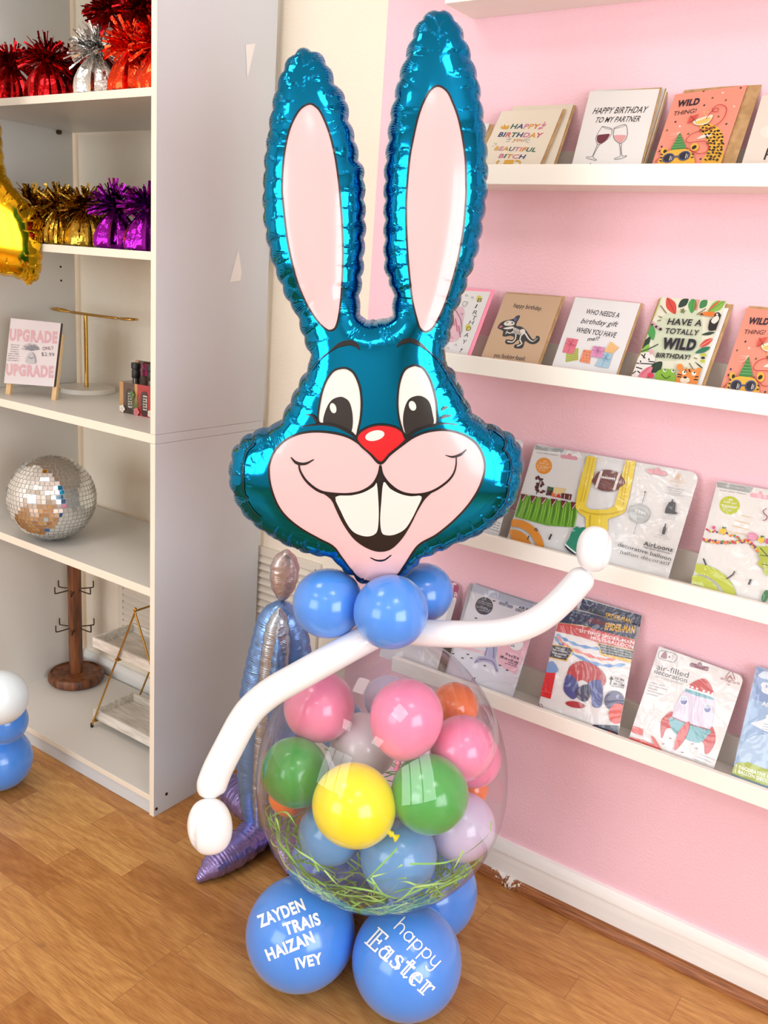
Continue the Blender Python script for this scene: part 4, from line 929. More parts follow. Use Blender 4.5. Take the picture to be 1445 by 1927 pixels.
# ---- foil figure balloon standing behind the clear balloon, seen edge-on
f0 = np.array([-1.355, -.292, 0]); nf_ = unit([CAM[0]-f0[0], CAM[1]-f0[1], 0]); uf = np.array([-nf_[1], nf_[0], 0.0])
def f_uv(x, y): p = onplane(x, y, f0, nf_); return np.array([np.dot(p-f0, uf), max(.02, p[2])])
f_fr = lambda u, v, w: f0+uf*u+np.array([0, 0, 1.0])*v+nf_*w
fb_m = foil_mat('foil_pale_blue', (120, 158, 214), .26, .25, .7, crinkle=.03); N, L, b = nt(fb_m)
ft = thing('figure_balloon', f0, 'blue and silver foil figure balloon standing in the corner behind the clear balloon', 'foil balloon')
def fpart(name, pts, m, A=.05, B=1.2, off=0.0, mirror=False):
    F_ = Foil([f_uv(*p) for p in pts], h=.004, A=A, B=B, scallop=(.03, .002), seg=.07, crease=.0022, band=.02)
    o = F_.mesh(lambda u, v, w: f_fr(u, v, w+off), .005).build(name, m, ft, smooth=180); return o, F_
m_head = foil_mat('foil_silver_head', (186, 172, 170), .26, .25, .7, crinkle=.03); m_blue = fb_m; m_sil = foil_mat('foil_silver_front', (176, 186, 198), .24, .3, .8, crinkle=.03); m_pur = foil_mat('foil_lilac', (146, 132, 190), .22, .8, .65, crinkle=.4)
fpart('head', [(538, 1034), (520, 1044), (510, 1062), (508, 1088), (512, 1110), (524, 1128), (531, 1132), (545, 1122), (558, 1100), (563, 1072), (559, 1052), (548, 1038)], m_head, .04)
BODY = [(525, 1130), (502, 1140), (486, 1160), (474, 1200), (462, 1250), (452, 1300), (446, 1360), (446, 1430), (449, 1500), (460, 1545), (475, 1572), (489, 1586), (505, 1570), (530, 1530), (560, 1470), (578, 1400), (588, 1320), (588, 1250), (580, 1190), (568, 1155), (550, 1138), (533, 1131)]
fpart('gown', BODY, m_blue, .06)
SEAM = [(522, 1136), (502, 1165), (490, 1220), (482, 1300), (476, 1400), (474, 1480), (482, 1550), (490, 1580), (500, 1560), (512, 1490), (520, 1400), (536, 1300), (548, 1220), (545, 1165), (532, 1138)]
fpart('silver_gown_panel', SEAM, m_sil, .045, off=.034)
fpart('gown_pleat', [(524, 1178), (512, 1220), (507, 1290), (506, 1360), (512, 1400), (522, 1350), (532, 1290), (534, 1230)], m_blue, .025, off=.075)
# star-shaped lilac foot: fat foil lobes spreading over the floor
def lobe(pts, rads, name='foot_lobe'):
    P = smooth_path([onz(x, y, 0)+np.array([0, 0, r*.9]) for (x, y), r in zip(pts, rads)], 7); k = len(P); rs = np.interp(np.linspace(0, 1, k), np.linspace(0, 1, len(rads)), rads); b = MB(); n = 20; vs = []
    acc = 0
    for i in range(k):
        t = P[min(i+1, k-1)]-P[max(i-1, 0)]; t /= np.linalg.norm(t); u = unit(np.cross(t, [0, 0, 1])); w = np.cross(u, t)
        for j in range(n):
            a = 2*PI*j/n; ca, sa = math.cos(a), math.sin(a); r = rs[i]*(1-.10*abs(math.sin(i*1.1))**6*(1 if abs(ca) > .35 else .3))
            vs.append(P[i]+u*r*1.05*ca+w*r*.9*sa)
    fs = [(i*n+j, i*n+(j+1) % n, (i+1)*n+(j+1) % n, (i+1)*n+j) for i in range(k-1) for j in range(n)]+[tuple(range(n-1, -1, -1)), tuple((k-1)*n+j for j in range(n))]
    o = b.add(vs, fs)
    for i in range(k):
        for j in range(n): b.uv[o+i*n+j] = (i*.006, abs(j-n/2)*.004)
    return b.build(name, m_pur, ft, smooth=180)
lobe([(520, 1560), (480, 1596), (436, 1630), (400, 1650), (370, 1662)], [.05, .048, .044, .034, .008])
lobe([(500, 1560), (470, 1540), (445, 1515), (430, 1492)], [.05, .05, .05, .035])
lobe([(510, 1565), (528, 1595), (540, 1625), (546, 1650)], [.05, .042, .036, .01])
# ------------------------------------------------------------------ cards and packs standing on the ledges
INK = (24, 24, 28)
class Card:
    def __init__(s, name, label, cat, TL, TR, ledge, group=None, lean=26, yb=-.092, th=.0012, col=(240, 238, 232), corner=0, sleeve=None, gloss=False, mid=None, bot=None, back=None, eL=None, eR=None):
        s.zb = LZ[ledge][0]+.0125; a = math.radians(lean); s.n = np.array([0, -math.cos(a), math.sin(a)]); s.P0 = np.array([0, yb, s.zb])
        A, B = onplane(*TL, s.P0, s.n), onplane(*TR, s.P0, s.n); s.art = Art(s.P0, s.n, (1, 0, 0)); s.cut = False
        ua, ub_ = s.art.uv(TL), s.art.uv(TR); s.ua, s.ub = ua, ub_; s.th = th; s.col = col; s.corner = corner; s.gloss = gloss
        s.root = thing(name, ((A[0]+B[0])/2, yb, s.zb), label, cat, group); s.sl = sleeve; 
        # lower edge points seen in the photo give the small turn of the card in its own plane
        s.dl = s.dr = None
        if eL: q = s.art.uv(eL); s.dl = (q[0]-ua[0])/(q[1]-ua[1])
        if eR: q = s.art.uv(eR); s.dr = (q[0]-ub_[0])/(q[1]-ub_[1])
        if s.dl is None: s.dl = s.dr if s.dr is not None else 0.0
        if s.dr is None: s.dr = s.dl
    def w(s, u, v, h=0): return s.P0+s.art.ux*u+s.art.uy*v+s.n*h
    def prism(s, bm, loop, h0, h1, col, mat=0):
        n = len(loop); V = [s.w(u, v, h1) for u, v in loop]+[s.w(u, v, h0) for u, v in loop]
        bm.add(V, [tuple(range(n)), tuple(range(2*n-1, n-1, -1))]+[(i, n+i, n+(i+1) % n, (i+1) % n) for i in range(n)], mat, col)
    def outline(s, ua, ub_, corner=0, both=False):
        loop = [(ua[0]-s.dl*ua[1], 0), (ub_[0]-s.dr*ub_[1], 0)]
        if corner:
            for t in np.linspace(0, PI/2, 6): loop.append((ub_[0]-corner+corner*math.cos(t), ub_[1]-corner+corner*math.sin(t)))
        else: loop.append(tuple(ub_))
        loop.append(tuple(ua)); return loop
    def envelope(s, TL, TR, m, off=.0022, name='envelope', th=.001):
        a, b_ = s.art.uv(TL), s.art.uv(TR); bm = MB(); s.prism(bm, s.outline(a, b_), -off-th, -off, None); bm.build(name, m, s.root, smooth=0)
    def sheet(s, TL, TR, col, off=.0014, name='inner_page'):
        a, b_ = s.art.uv(TL), s.art.uv(TR); bm = MB(); s.prism(bm, s.outline(a, b_), -off-.0004, -off, col); bm.build(name, M['print'], s.root, smooth=0)
    def done(s, name='card_front'):
        bm = MB(); s.prism(bm, s.outline(s.ua, s.ub, s.corner), -s.th, 0, s.col); h = s.art.bm
        # print stops at the edge of the board
        C = np.array(s.outline(s.ua, s.ub, s.corner)); E = np.roll(C, -1, 0)-C; V = np.array(h.v).reshape(-1, 3)-s.P0
        UV = np.stack([V@s.art.ux, V@s.art.uy], 1) if len(V) else np.zeros((0, 2)); H = V@s.n
        inside = np.ones(len(V), bool)
        for c, e in zip(C, E): inside &= (e[0]*(UV[:, 1]-c[1])-e[1]*(UV[:, 0]-c[0])) >= -1e-9
        for f, col in zip(h.f, h.c):
            if all(inside[i] for i in f): bm.add([h.v[i] for i in f], [tuple(range(len(f)))], 0, col); continue
            P = [UV[i] for i in f]; hh = H[f[0]]
            for c, e in zip(C, E):
                Q = []; d = [e[0]*(p[1]-c[1])-e[1]*(p[0]-c[0]) for p in P]
                for i in range(len(P)):
                    p, q, dp, dq = P[i], P[(i+1) % len(P)], d[i], d[(i+1) % len(P)]
                    if dp >= 0: Q.append(p)
                    if (dp >= 0) != (dq >= 0): Q.append(p+(q-p)*dp/(dp-dq))
                P = Q
                if len(P) < 3: break
            if len(P) >= 3: bm.add([s.w(u, v, hh) for u, v in P], [tuple(range(len(P)))], 0, col)
        bm.build(name, M['print_gloss' if s.gloss else 'print'], s.root, smooth=0)
        if s.sl:
            e = s.sl; hh = .0003+.00006*s.art.k; nu, nv = 14, 18; b = MB(); vs = []
            for j in range(nv+1):
                for i in range(nu+1):
                    fu, fv = i/nu, j/nv; tp_ = s.ua[1]+(s.ub[1]-s.ua[1])*fu
                    v = (tp_+e)*fv; ul_, ur_ = s.ua[0]+s.dl*(v-s.ua[1]), s.ub[0]+s.dr*(v-s.ub[1]); u = ul_-e+(ur_-ul_+2*e)*fu; ed = min(fu, 1-fu, (1-fv))*8
                    vs.append(s.w(u, v, hh*min(1, ed)+(.0015 if s.gloss else .0004)*abs(math.sin(fu*9+fv*5)*math.sin(fv*11-fu*4))*min(1, ed)+.0002))
            b.add(vs, [(j*(nu+1)+i, j*(nu+1)+i+1, (j+1)*(nu+1)+i+1, (j+1)*(nu+1)+i) for j in range(nv) for i in range(nu) if i in (0, nu-1) or j == nv-1])     # the film clings to the print; only its loose rim stands clear
            b.build('clear_bag' if s.gloss else 'clear_sleeve', M['bag'] if s.gloss else M['sleeve'], s.root, smooth=180)
        return s.root
def Z(x0, y0, sc):
    f = lambda p: (x0+p[0]/sc, y0+p[1]/sc)
    f.s = sc; return f
GC1, GC2, GPK = 'greeting cards on the upper ledge', 'greeting cards on the second ledge', 'foil balloon packs on the lower ledges'
MUL = [(34, 96, 80), (40, 64, 116), (214, 126, 160), (226, 164, 52), (222, 122, 50)]
# ---- upper ledge
k = Card('greeting_card', 'white card mostly hidden behind the right rabbit ear, upper ledge', 'greeting card', (893, 231), (921, 232), 1, GC1); k.envelope((897, 231), (929, 233), M['kraft']); k.done()
k = Card('greeting_card', 'cream card tucked behind the colourful birthday lettering card', 'greeting card', (966, 200), (1079, 196), 1, eR=(1042, 307.7), group=GC1, lean=27, yb=-.086, col=(240, 230, 208)); k.envelope((970, 199), (1083, 197), M['kraft']); k.done()
k = Card('greeting_card', 'cream card with colourful birthday lettering, left of the wine glass card', 'greeting card', (945, 209), (1059, 204), 1, eL=(912.5, 277), eR=(1016.5, 307.7), group=GC1, lean=27, yb=-.094, col=(243, 233, 212), sleeve=.002)
k.envelope((947, 208), (1064, 204), M['kraft'])
a = k.art; a.map = Z(900, 180, 8.028)
a.text('HAPPY', (478, 498), (905, 500), 88, MUL, .03, .25, up=None); a.text('BIRTHDAY', (290, 620), (945, 634), 84, [(36, 58, 112), (40, 64, 116), (208, 100, 100), (34, 96, 80), (48, 70, 120), (214, 126, 160), (228, 168, 48), (206, 82, 112)], .035, .25)
a.text('you', (512, 690), (680, 694), 70, (206, 132, 60), .01, .3); a.text('BEAUTIFUL', (235, 825), (860, 850), 74, [(224, 170, 60), (206, 130, 170), (222, 160, 54), (90, 100, 120), (208, 120, 160), (228, 150, 60), (222, 122, 50), (34, 100, 84), (40, 110, 90)], .03, .25)
a.text('BITCH', (300, 938), (690, 955), 74, [(206, 112, 150), (34, 96, 80), (224, 150, 60), (214, 126, 150), (50, 78, 124)], .03, .25)
for e in (((345, 500), (350, 462), (380, 470), (400, 430), (420, 465), (470, 450), (440, 505)),): a.poly(e, (226, 170, 52), 4)
a.poly(((962, 440), (990, 428), (1028, 432), (985, 472), (968, 466)), (214, 130, 158), 3); a.poly(((985, 400), (1002, 402), (1022, 392), (1004, 418)), (214, 130, 158), 3); a.poly(((895, 512), (935, 476), (978, 490), (925, 508)), (214, 130, 158), 3)
for (q0, q1) in (((450, 632), (505, 658)), ((420, 660), (490, 668)), ((415, 700), (475, 685)), ((780, 640), (715, 660)), ((785, 676), (705, 672)), ((768, 718), (705, 690)), ((215, 760), (235, 775)), ((245, 715), (262, 745)), ((285, 715), (270, 745))): a.line((q0, q1), 6, (150, 164, 170)) if False else a.line((q0, q1), .8, (150, 164, 170))
a.poly(((405, 975), (540, 975), (520, 1050), (375, 1050)), (224, 172, 44)); a.line(((320, 985), (285, 1010), (290, 1050)), 3, (224, 172, 44), 4); a.line(((560, 985), (630, 1000), (625, 1050)), 3, (224, 172, 44), 4)
k.done()
for i, (dx, dy, off) in enumerate(((14, 0, -.006), (9, 1, -.003))):
    k = Card('greeting_card', ('rearmost white card of the stack behind the wine glass card', 'middle white card of the stack behind the wine glass card')[i], 'greeting card', (1110+dx, 168+dy), (1243+dx, 163+dy), 1, GC1, lean=24.5, yb=-.088+off*-1, col=(238, 236, 232)); k.envelope((1112+dx, 167+dy), (1245+dx, 163+dy), M['kraft']); k.done()
k = Card('greeting_card', 'white card with two clinking wine glasses', 'greeting card', (1110, 172), (1241, 167), 1, eL=(1076.6, 307.5), eR=(1206, 308), group=GC1, lean=24.5, yb=-.096, col=(244, 243, 241), sleeve=.003)
k.envelope((1112, 171), (1245, 163), M['kraft'])
a = k.art; a.map = Z(1060, 140, 7.225)
a.text('HAPPY BIRTHDAY', (392, 538), (1118, 520), 104, INK, .012, .22); a.text('TO MY PARTNER', (420, 658), (1030, 640), 92, INK, .012, .2)
GL = (90, 90, 94); lw = 1.0
a.poly(((470, 828), (550, 815), (630, 812), (610, 860), (560, 915), (500, 942), (462, 915), (456, 868)), (112, 34, 54), 4); a.line(((530, 706), (470, 800), (444, 870), (460, 940), (495, 952), (560, 915), (640, 840), (662, 750), (600, 722), (530, 706)), lw, GL, 5); a.line(((530, 714), (590, 740), (660, 752)), lw*.7, GL, 4)
a.line(((462, 945), (450, 990), (390, 1115), (325, 1120), (316, 1138), (390, 1160), (440, 1170), (448, 1158), (405, 1130), (420, 1085), (470, 990), (495, 955)), lw, GL, 4)
a.poly(((692, 832), (770, 826), (848, 830), (835, 875), (790, 925), (760, 928), (712, 885)), (234, 168, 168), 4); a.line(((690, 735), (680, 830), (700, 890), (755, 935), (800, 930), (850, 880), (872, 800), (850, 688), (760, 702), (690, 735)), lw, GL, 5); a.line(((692, 742), (770, 722), (848, 694)), lw*.7, GL, 4)
a.line(((758, 935), (770, 1000), (772, 1110), (705, 1140), (700, 1158), (780, 1148), (852, 1120), (855, 1106), (800, 1108), (788, 1000), (792, 935)), lw, GL, 4)
a.text('is wine', (340, 1262), (775, 1275), 70, INK, .01, .1)
k.done()
def wild(k, F_, full):
    """salmon party leopard card; F_ maps crop coordinates"""
    a = k.art; a.map = F_
    for i, (x, y) in enumerate(((685, 197), (1123, 160), (692, 366), (352, 562), (953, 587), (188, 856), (647, 1002), (252, 663), (502, 704), (860, 500), (947, 306), (790, 280))):
        a.ell(x, y, 15, 10, (60, 46, 54) if i < 7 else (130, 98, 60), -35, 10)
    for (x, y) in ((911, 220), (1045, 382), (405, 618)): a.ell(x, y, 13, 11, (255, 232, 220), 0, 10)
    for (x, y) in ((692, 448), (735, 450), (705, 480)): a.ell(x, y, 12, 10, (252, 206, 140), 0, 8)
    a.text('WILD', (364, 388), (625, 356), 92, (26, 28, 46), .045, .15); a.text('THING!', (322, 494), (590, 456), 66, (26, 26, 34), -.002, .15)
    Y_, K_ = (250, 190, 66), (26, 24, 28)
    a.poly(((640, 610), (700, 575), (760, 588), (840, 620), (900, 690), (925, 790), (918, 930), (880, 1060), (660, 1060), (720, 930), (740, 830), (690, 730), (650, 680)), Y_, 4)
    a.poly(((604, 768), (660, 728), (740, 706), (775, 722), (690, 755)), (250, 236, 222), 3)
    i = 0
    for y in range(600, 1050, 38):
        x0 = np.interp(y, (590, 640, 700, 760, 830, 930, 1050), (690, 652, 668, 712, 742, 722, 668)); x1 = np.interp(y, (590, 640, 700, 760, 830, 930, 1050), (780, 860, 902, 922, 926, 916, 884))
        for x in np.arange(x0+18+(i % 2)*12, x1-6, 46):
            i += 1; a.ell(x+(i*7 % 11)-5, y+(i*5 % 13)-6, 15+(i % 3)*4, 9+(i % 2)*4, K_, -50+(i*37 % 90), 8)
    a.poly(((565, 570), (680, 520), (795, 492), (760, 570), (690, 610), (600, 612)), (254, 240, 214), 3); a.poly(((590, 580), (690, 540), (775, 520), (740, 575), (670, 600), (610, 604)), (250, 206, 110), 3)
    a.poly(((492, 603), (528, 510), (640, 478), (570, 548)), (224, 84, 70)); a.line(((530, 505), (598, 572)), .9, (60, 40, 40))
    RED = (196, 46, 48)
    a.line(((715, 545), (760, 480), (820, 420), (860, 420), (850, 455), (800, 455), (795, 420), (860, 376), (930, 385), (958, 430), (930, 520), (880, 580), (820, 620), (700, 672), (620, 690), (530, 730), (480, 790), (510, 822), (640, 805), (710, 808), (745, 850), (740, 910), (690, 945), (620, 952), (560, 925), (490, 905), (380, 885), (280, 920), (180, 990), (110, 1050)), 1.4, RED, 5)
    for (x, y) in ((490, 898), (780, 648), (735, 830), (655, 672)): a.ell(x, y, 20, 14, (150, 70, 50), -20, 8)
    a.poly(((410, 702), (300, 900), (330, 925), (482, 885)), (58, 140, 70))
    for t in (.25, .42, .58, .74, .88): a.line(((410-110*t, 702+205*t), (410+72*t, 702+185*t)), .9, (150, 200, 130))
    for (q0, q1) in (((415, 702), (285, 740)), ((412, 700), (300, 720)), ((408, 704), (290, 770))): a.line((q0, ((q0[0]+q1[0])/2, q1[1]-8), q1), (1.2, 1, .4), (252, 226, 210), 4)
    for (x, y, r) in ((222, 925, 38), (582, 875, 46)): a.ell(x, y, r*1.1, r, Y_, -30, 14)
    a.ell(235, 930, 22, 26, K_, 20, 10); a.ell(578, 880, 34, 20, K_, -35, 10)
    a.poly(((150, 1050), (200, 970), (290, 920), (400, 905), (500, 905), (560, 960), (585, 1050), (580, 1150), (480, 1225), (300, 1225), (170, 1150)), Y_, 4)
    for i in range(34):
        x = 170+(i*61 % 400); y = 925+(i*43 % 260)
        if not (230 < x < 540 and 960 < y < 1090): a.ell(x, y, 17, 8, K_, -40+(i*53 % 80), 8)
    for (x, y) in ((275, 1010), (462, 985)):
        a.ell(x, y, 76, 52, (76, 88, 138), -25, 18); a.ell(x, y, 60, 40, (28, 30, 44), -25, 18)
        a.line(((x+12, y+30), (x+28, y-25)), 1.3, (240, 240, 240)); a.line(((x+32, y+24), (x+44, y-14)), 1, (240, 240, 240))
    a.line(((335, 1000), (395, 990)), 3, (76, 88, 138))
    if full:
        a.poly(((330, 1090), (400, 1075), (455, 1090), (470, 1180), (300, 1195)), (252, 244, 236), 4); a.poly(((350, 1075), (430, 1068), (400, 1115), (375, 1115)), K_, 3)
k = Card('greeting_card', 'salmon party leopard card on the upper ledge, in front of a big kraft envelope', 'greeting card', (1270, 178), (1406, 160), 1, eL=(1227, 307.4), eR=(1356.3, 307.4), group=GC1, lean=27, yb=-.096, col=(250, 156, 134))
k.envelope((1287, 167), (1434, 153), M['kraft'], .004); wild(k, Z(1215, 140, 6.2826), False); k.done()
k = Card('greeting_card', 'off white card cut off by the right edge on the upper ledge', 'greeting card', (1434, 180), (1560, 168), 1, eL=(1395.7, 307), group=GC1, lean=25, yb=-.096, col=(240, 228, 216), sleeve=.006)
a = k.art; a.map = Z(1215, 140, 6.2826); a.line(((1450, 870), (1400, 1010)), 3.4, INK); a.line(((1420, 950), (1520, 940)), 3, INK); a.ell(1430, 680, 80, 70, (246, 238, 226), 0, 20); k.done()
# ---- second ledge
k = Card('greeting_card', 'white card lettered downwards with a pink dress drawing, half behind the rabbit ear', 'greeting card', (848, 546), (923, 549), 2, eR=(880, 664.7), group=GC2, lean=25, yb=-.094, col=(240, 240, 240))
k.envelope((850, 541), (931, 545), mat('pink_envelope', (250, 150, 176), .6), .002)
a = k.art; a.map = Z(830, 530, 6.568)
pts = [(440, 250), (415, 328), (385, 403), (372, 470), (336, 528), (305, 605), (278, 682), (250, 765), (222, 868)]
for ch, (x, y) in zip('BIRTHDAY!', pts):
    if ch in 'BD': a.ell(x+30, y-38, 34, 44, (222, 214, 90), 0, 14)
    a.text(ch, (x, y), (x+(52 if ch != 'I' and ch != '!' else 14), y+(6 if ch != 'I' else 2)), 62, (40, 38, 44), -.005, .18)
a.poly(((215, 320), (265, 315), (290, 390), (255, 560), (235, 640), (205, 720), (80, 735), (60, 500), (150, 370)), (238, 196, 210), 4)
for i in range(40): a.ell(90+(i*37 % 150), 400+(i*71 % 300), 8, 8, (206, 88, 120), 0, 6)
a.line(((180, 350), (245, 470), (262, 600), (235, 660)), 1, (60, 58, 60), 5)
for (x, y) in ((318, 180), (392, 205), (262, 408), (186, 790), (90, 830)): a.line(((x-12, y+10), (x-8, y-12), (x+12, y-8), (x+8, y+14)), .9, (120, 80, 100))
a.line(((290, 250), (335, 262), (300, 310), (270, 290), (290, 250)), .9, (110, 120, 110), 4); k.done()
k = Card('greeting_card', 'kraft brown card with a skeleton dinosaur in a party hat', 'greeting card', (951, 552), (1058, 559), 2, eL=(906.9, 667), eR=(1013, 682), group=GC2, lean=27, yb=-.095, col=(212, 178, 142), sleeve=.0045)
k.envelope((953, 549), (1063, 557), M['kraft'])
a = k.art; a.map = Z(830, 530, 6.568); BK = (22, 22, 26); BN = (240, 236, 226)
a.text('happy birthday.', (890, 315), (1240, 358), 62, INK, .02, .1); a.text('you fucking fossil.', (645, 930), (1035, 978), 60, INK, .02, .1)
a.poly(((700, 560), (725, 520), (770, 490), (850, 470), (900, 455), (930, 425), (975, 418), (965, 455), (940, 500), (930, 545), (985, 555), (1040, 590), (1090, 660), (1130, 710), (1165, 705), (1175, 672), (1215, 680), (1215, 730), (1165, 770), (1100, 770), (1040, 735), (1025, 780), (1005, 820), (960, 828), (905, 818), (910, 780), (960, 770), (960, 720), (925, 740), (890, 770), (820, 775), (790, 750), (810, 715), (880, 722), (900, 690), (860, 670), (800, 680), (760, 672), (765, 630), (760, 605), (705, 580)), BK, 3)
a.poly(((895, 462), (940, 440), (935, 470), (915, 500)), (82, 84, 150)); a.ell(738, 558, 24, 14, (196, 100, 120), -20, 10)
a.poly(((780, 510), (840, 482), (900, 500), (905, 530), (860, 545), (790, 542)), BN, 3); a.poly(((768, 578), (840, 560), (890, 555), (880, 580), (820, 590)), BN, 3); a.ell(880, 512, 12, 10, BK, 0, 8); a.ell(820, 508, 12, 6, BK, 0, 8)
for i in range(8): a.line(((890+i*18, 560+i*8), (900+i*16, 600+i*6), (880+i*18, 640+i*4)), 1.6, BN, 3)
a.poly(((980, 600), (1030, 590), (1040, 640), (1000, 650)), BN, 3); a.line(((1040, 640), (1090, 715), (1140, 740), (1195, 700)), (3, 2, .8), BN, 4)
a.line(((1000, 640), (975, 720), (1000, 770), (940, 800)), 2.6, BN, 2); a.line(((925, 650), (920, 710), (880, 750), (820, 740)), 2.4, BN, 2); a.line(((900, 610), (860, 640), (820, 630)), 2, BN, 2); a.line(((820, 610), (800, 650)), 1.6, BN)
k.done()
k = Card('greeting_card', 'white card with six drawn wrapped presents', 'greeting card', (1083, 559), (1205, 571), 2, eL=(1039.4, 685.3), eR=(1159.8, 702.6), group=GC2, lean=27, yb=-.095, col=(243, 243, 245), sleeve=.002)
k.envelope((1084, 558), (1209, 570), M['kraft'])
a = k.art; a.map = Z(1020, 540, 7.225)
a.text('WHO NEEDS A', (585, 362), (1040, 420), 80, INK, .014, .12); a.text('birthday gift', (520, 490), (1010, 540), 82, INK, .008, .35); a.text('WHEN YOU HAVE', (452, 612), (990, 690), 84, INK, .014, .12); a.text('me!?', (610, 735), (765, 728), 66, INK, .014, .3)
def present(pts, col, rib, pat):
    a.poly(pts, col); c = np.mean(np.array(pts), 0); q = [np.array(p) for p in pts]
    if pat == 'bow':
        a.line(((q[0]+q[1])/2, (q[2]+q[3])/2), .7, rib); a.line(((q[1]*.6+q[2]*.4), (q[0]*.6+q[3]*.4)), .7, rib); c = q[0]*.33+q[1]*.33+q[2]*.17+q[3]*.17
        for dx, dy in ((-40, -35), (40, -30), (-45, 25), (40, 35)): a.line((c, c+np.array([dx, dy*1.1]), c+np.array([dx*.4, dy*1.3]), c), .6, rib, 4)
    elif pat == 'dots':
        for i in range(14):
            f, g = (i*.37+.12) % .9+.05, (i*.23+.1) % .9+.05; p = (q[0]*(1-f)+q[1]*f)*(1-g)+(q[3]*(1-f)+q[2]*f)*g; a.ell(p[0], p[1], 7, 6, rib, 0, 6)
    elif pat == 'check':
        for t in np.linspace(.1, .9, 6): a.line((q[0]*(1-t)+q[1]*t, q[3]*(1-t)+q[2]*t), .7, rib); a.line((q[0]*(1-t)+q[3]*t, q[1]*(1-t)+q[2]*t), .7, rib)
    else:
        for t in np.linspace(.15, .85, 5): a.line([(q[0]*(1-t)+q[3]*t)*(1-s_)+(q[1]*(1-t)+q[2]*t)*s_+np.array([0, 8*(-1)**i]) for i, s_ in enumerate(np.linspace(.05, .95, 7))], .7, rib)
present(((330, 850), (495, 832), (492, 995), (320, 1025)), (210, 216, 112), (146, 160, 60), 'check')
present(((340, 690), (495, 715), (425, 918), (275, 890)), (232, 120, 140), (180, 40, 70), 'bow')
present(((570, 852), (672, 868), (650, 1048), (508, 1018)), (246, 152, 112), (150, 60, 50), 'dots')
present(((935, 745), (1048, 830), (955, 912), (850, 885)), (250, 204, 140), (232, 170, 96), 'zig')
present(((835, 898), (968, 915), (900, 1110), (718, 1080)), (172, 206, 226), (76, 130, 170), 'bow')
present(((700, 808), (855, 828), (822, 975), (655, 950)), (226, 152, 196), (160, 70, 130), 'bow')
k.done()
k = Card('greeting_card', 'jungle animal card in green and cream with bold black lettering', 'greeting card', (1244, 559), (1367, 567), 2, eL=(1190, 706.9), eR=(1312, 723), group=GC2, lean=27, yb=-.096, col=(238, 240, 218))
k.sheet((1250, 578), (1371, 579), (246, 246, 246), .0016); k.envelope((1241, 555), (1382, 565), M['kraft'], .004)
a = k.art; a.map = Z(1180, 540, 5.4528)
for i in range(16):
    th = 2*PI*i/16; a.poly(((540, 470), (540+330*math.cos(th), 470+380*math.sin(th)), (540+330*math.cos(th+.2), 470+380*math.sin(th+.2))), (222, 234, 206)) if 0 else None
a.poly(((330, 320), (500, 250), (740, 260), (770, 480), (700, 700), (420, 760), (290, 700), (270, 480)), (218, 230, 202), 5)
GR_, DG, RD, LG = (74, 168, 84), (28, 62, 46), (224, 74, 62), (140, 196, 80)
def leaf(p0, p1, w, col, vein=None):
    p0, p1 = np.array(p0, float), np.array(p1, float); d = p1-p0; n = np.array([-d[1], d[0]])/np.linalg.norm(d)*w
    a.poly((p0, p0+d*.3+n*.9, p0+d*.6+n, p1, p0+d*.6-n, p0+d*.3-n*.9), col, 3)
    if vein: a.line((p0, p1), .8, vein)
leaf((410, 110), (495, 280), 48, RD, (90, 30, 40)); leaf((630, 118), (525, 210), 34, DG); leaf((680, 112), (660, 272), 42, GR_, (40, 120, 60)); leaf((820, 130), (745, 220), 34, (60, 140, 80)); leaf((1010, 140), (830, 255), 46, LG, (40, 80, 40)); leaf((960, 135), (820, 250), 8, RD)
for i in range(7): a.line(((720-i*2, 130+i*18), (750-i*4, 120+i*18)), 1.4, RD); a.line(((720-i*2, 130+i*18), (700-i*2, 118+i*18)), 1.4, RD)
leaf((235, 380), (265, 550), 38, GR_); leaf((160, 640), (240, 510), 26, DG); leaf((160, 700), (225, 590), 28, LG); a.line(((140, 668), (220, 640), (320, 590)), 2, DG, 3); leaf((250, 880), (360, 770), 46, DG)
leaf((880, 530), (740, 622), 26, RD, (250, 220, 210)); leaf((860, 620), (700, 682), 24, (40, 120, 90)); leaf((900, 470), (765, 495), 14, DG); leaf((790, 850), (695, 770), 6, DG)
a.ell(785, 700, 30, 16, (196, 206, 60), 0); a.ell(775, 765, 26, 14, (196, 206, 60), 0); a.ell(780, 732, 22, 12, BK, 0)
for (x, y) in ((572, 250),): [a.ell(x+16*math.cos(t), y+16*math.sin(t), 13, 7, (110, 130, 60), math.degrees(t), 8) for t in np.linspace(0, 5, 5)]
for (q0, q1) in (((345, 195), (405, 275)), ((325, 305), (360, 320)), ((312, 352), (350, 345)), ((812, 225), (715, 290)), ((640, 785), (690, 870)), ((685, 728), (722, 745)), ((610, 830), (612, 900))): a.line((q0, q1), 1.6, (126, 112, 70))
for i in range(9): a.ell(348-i*8, 120+i*22, 8, 8, (190, 200, 60), 0, 6)
a.line(((255, 365), (300, 410), (350, 445)), 4.5, (212, 170, 184), 3); a.line(((265, 385), (258, 400)), 4, BK); a.line(((305, 405), (298, 425)), 4, BK); a.line(((340, 430), (350, 452)), 5, BK)
a.poly(((742, 292), (790, 265), (880, 262), (920, 290), (880, 312), (800, 302)), (240, 130, 48), 3); a.poly(((742, 292), (770, 275), (790, 298)), BK); a.poly(((905, 280), (945, 270), (975, 330), (950, 430), (840, 455), (850, 350), (890, 320)), BK, 3); a.poly(((880, 330), (930, 300), (945, 340), (900, 385), (865, 365)), (246, 236, 226), 3); a.ell(926, 290, 12, 10, (246, 236, 226), 0, 8)
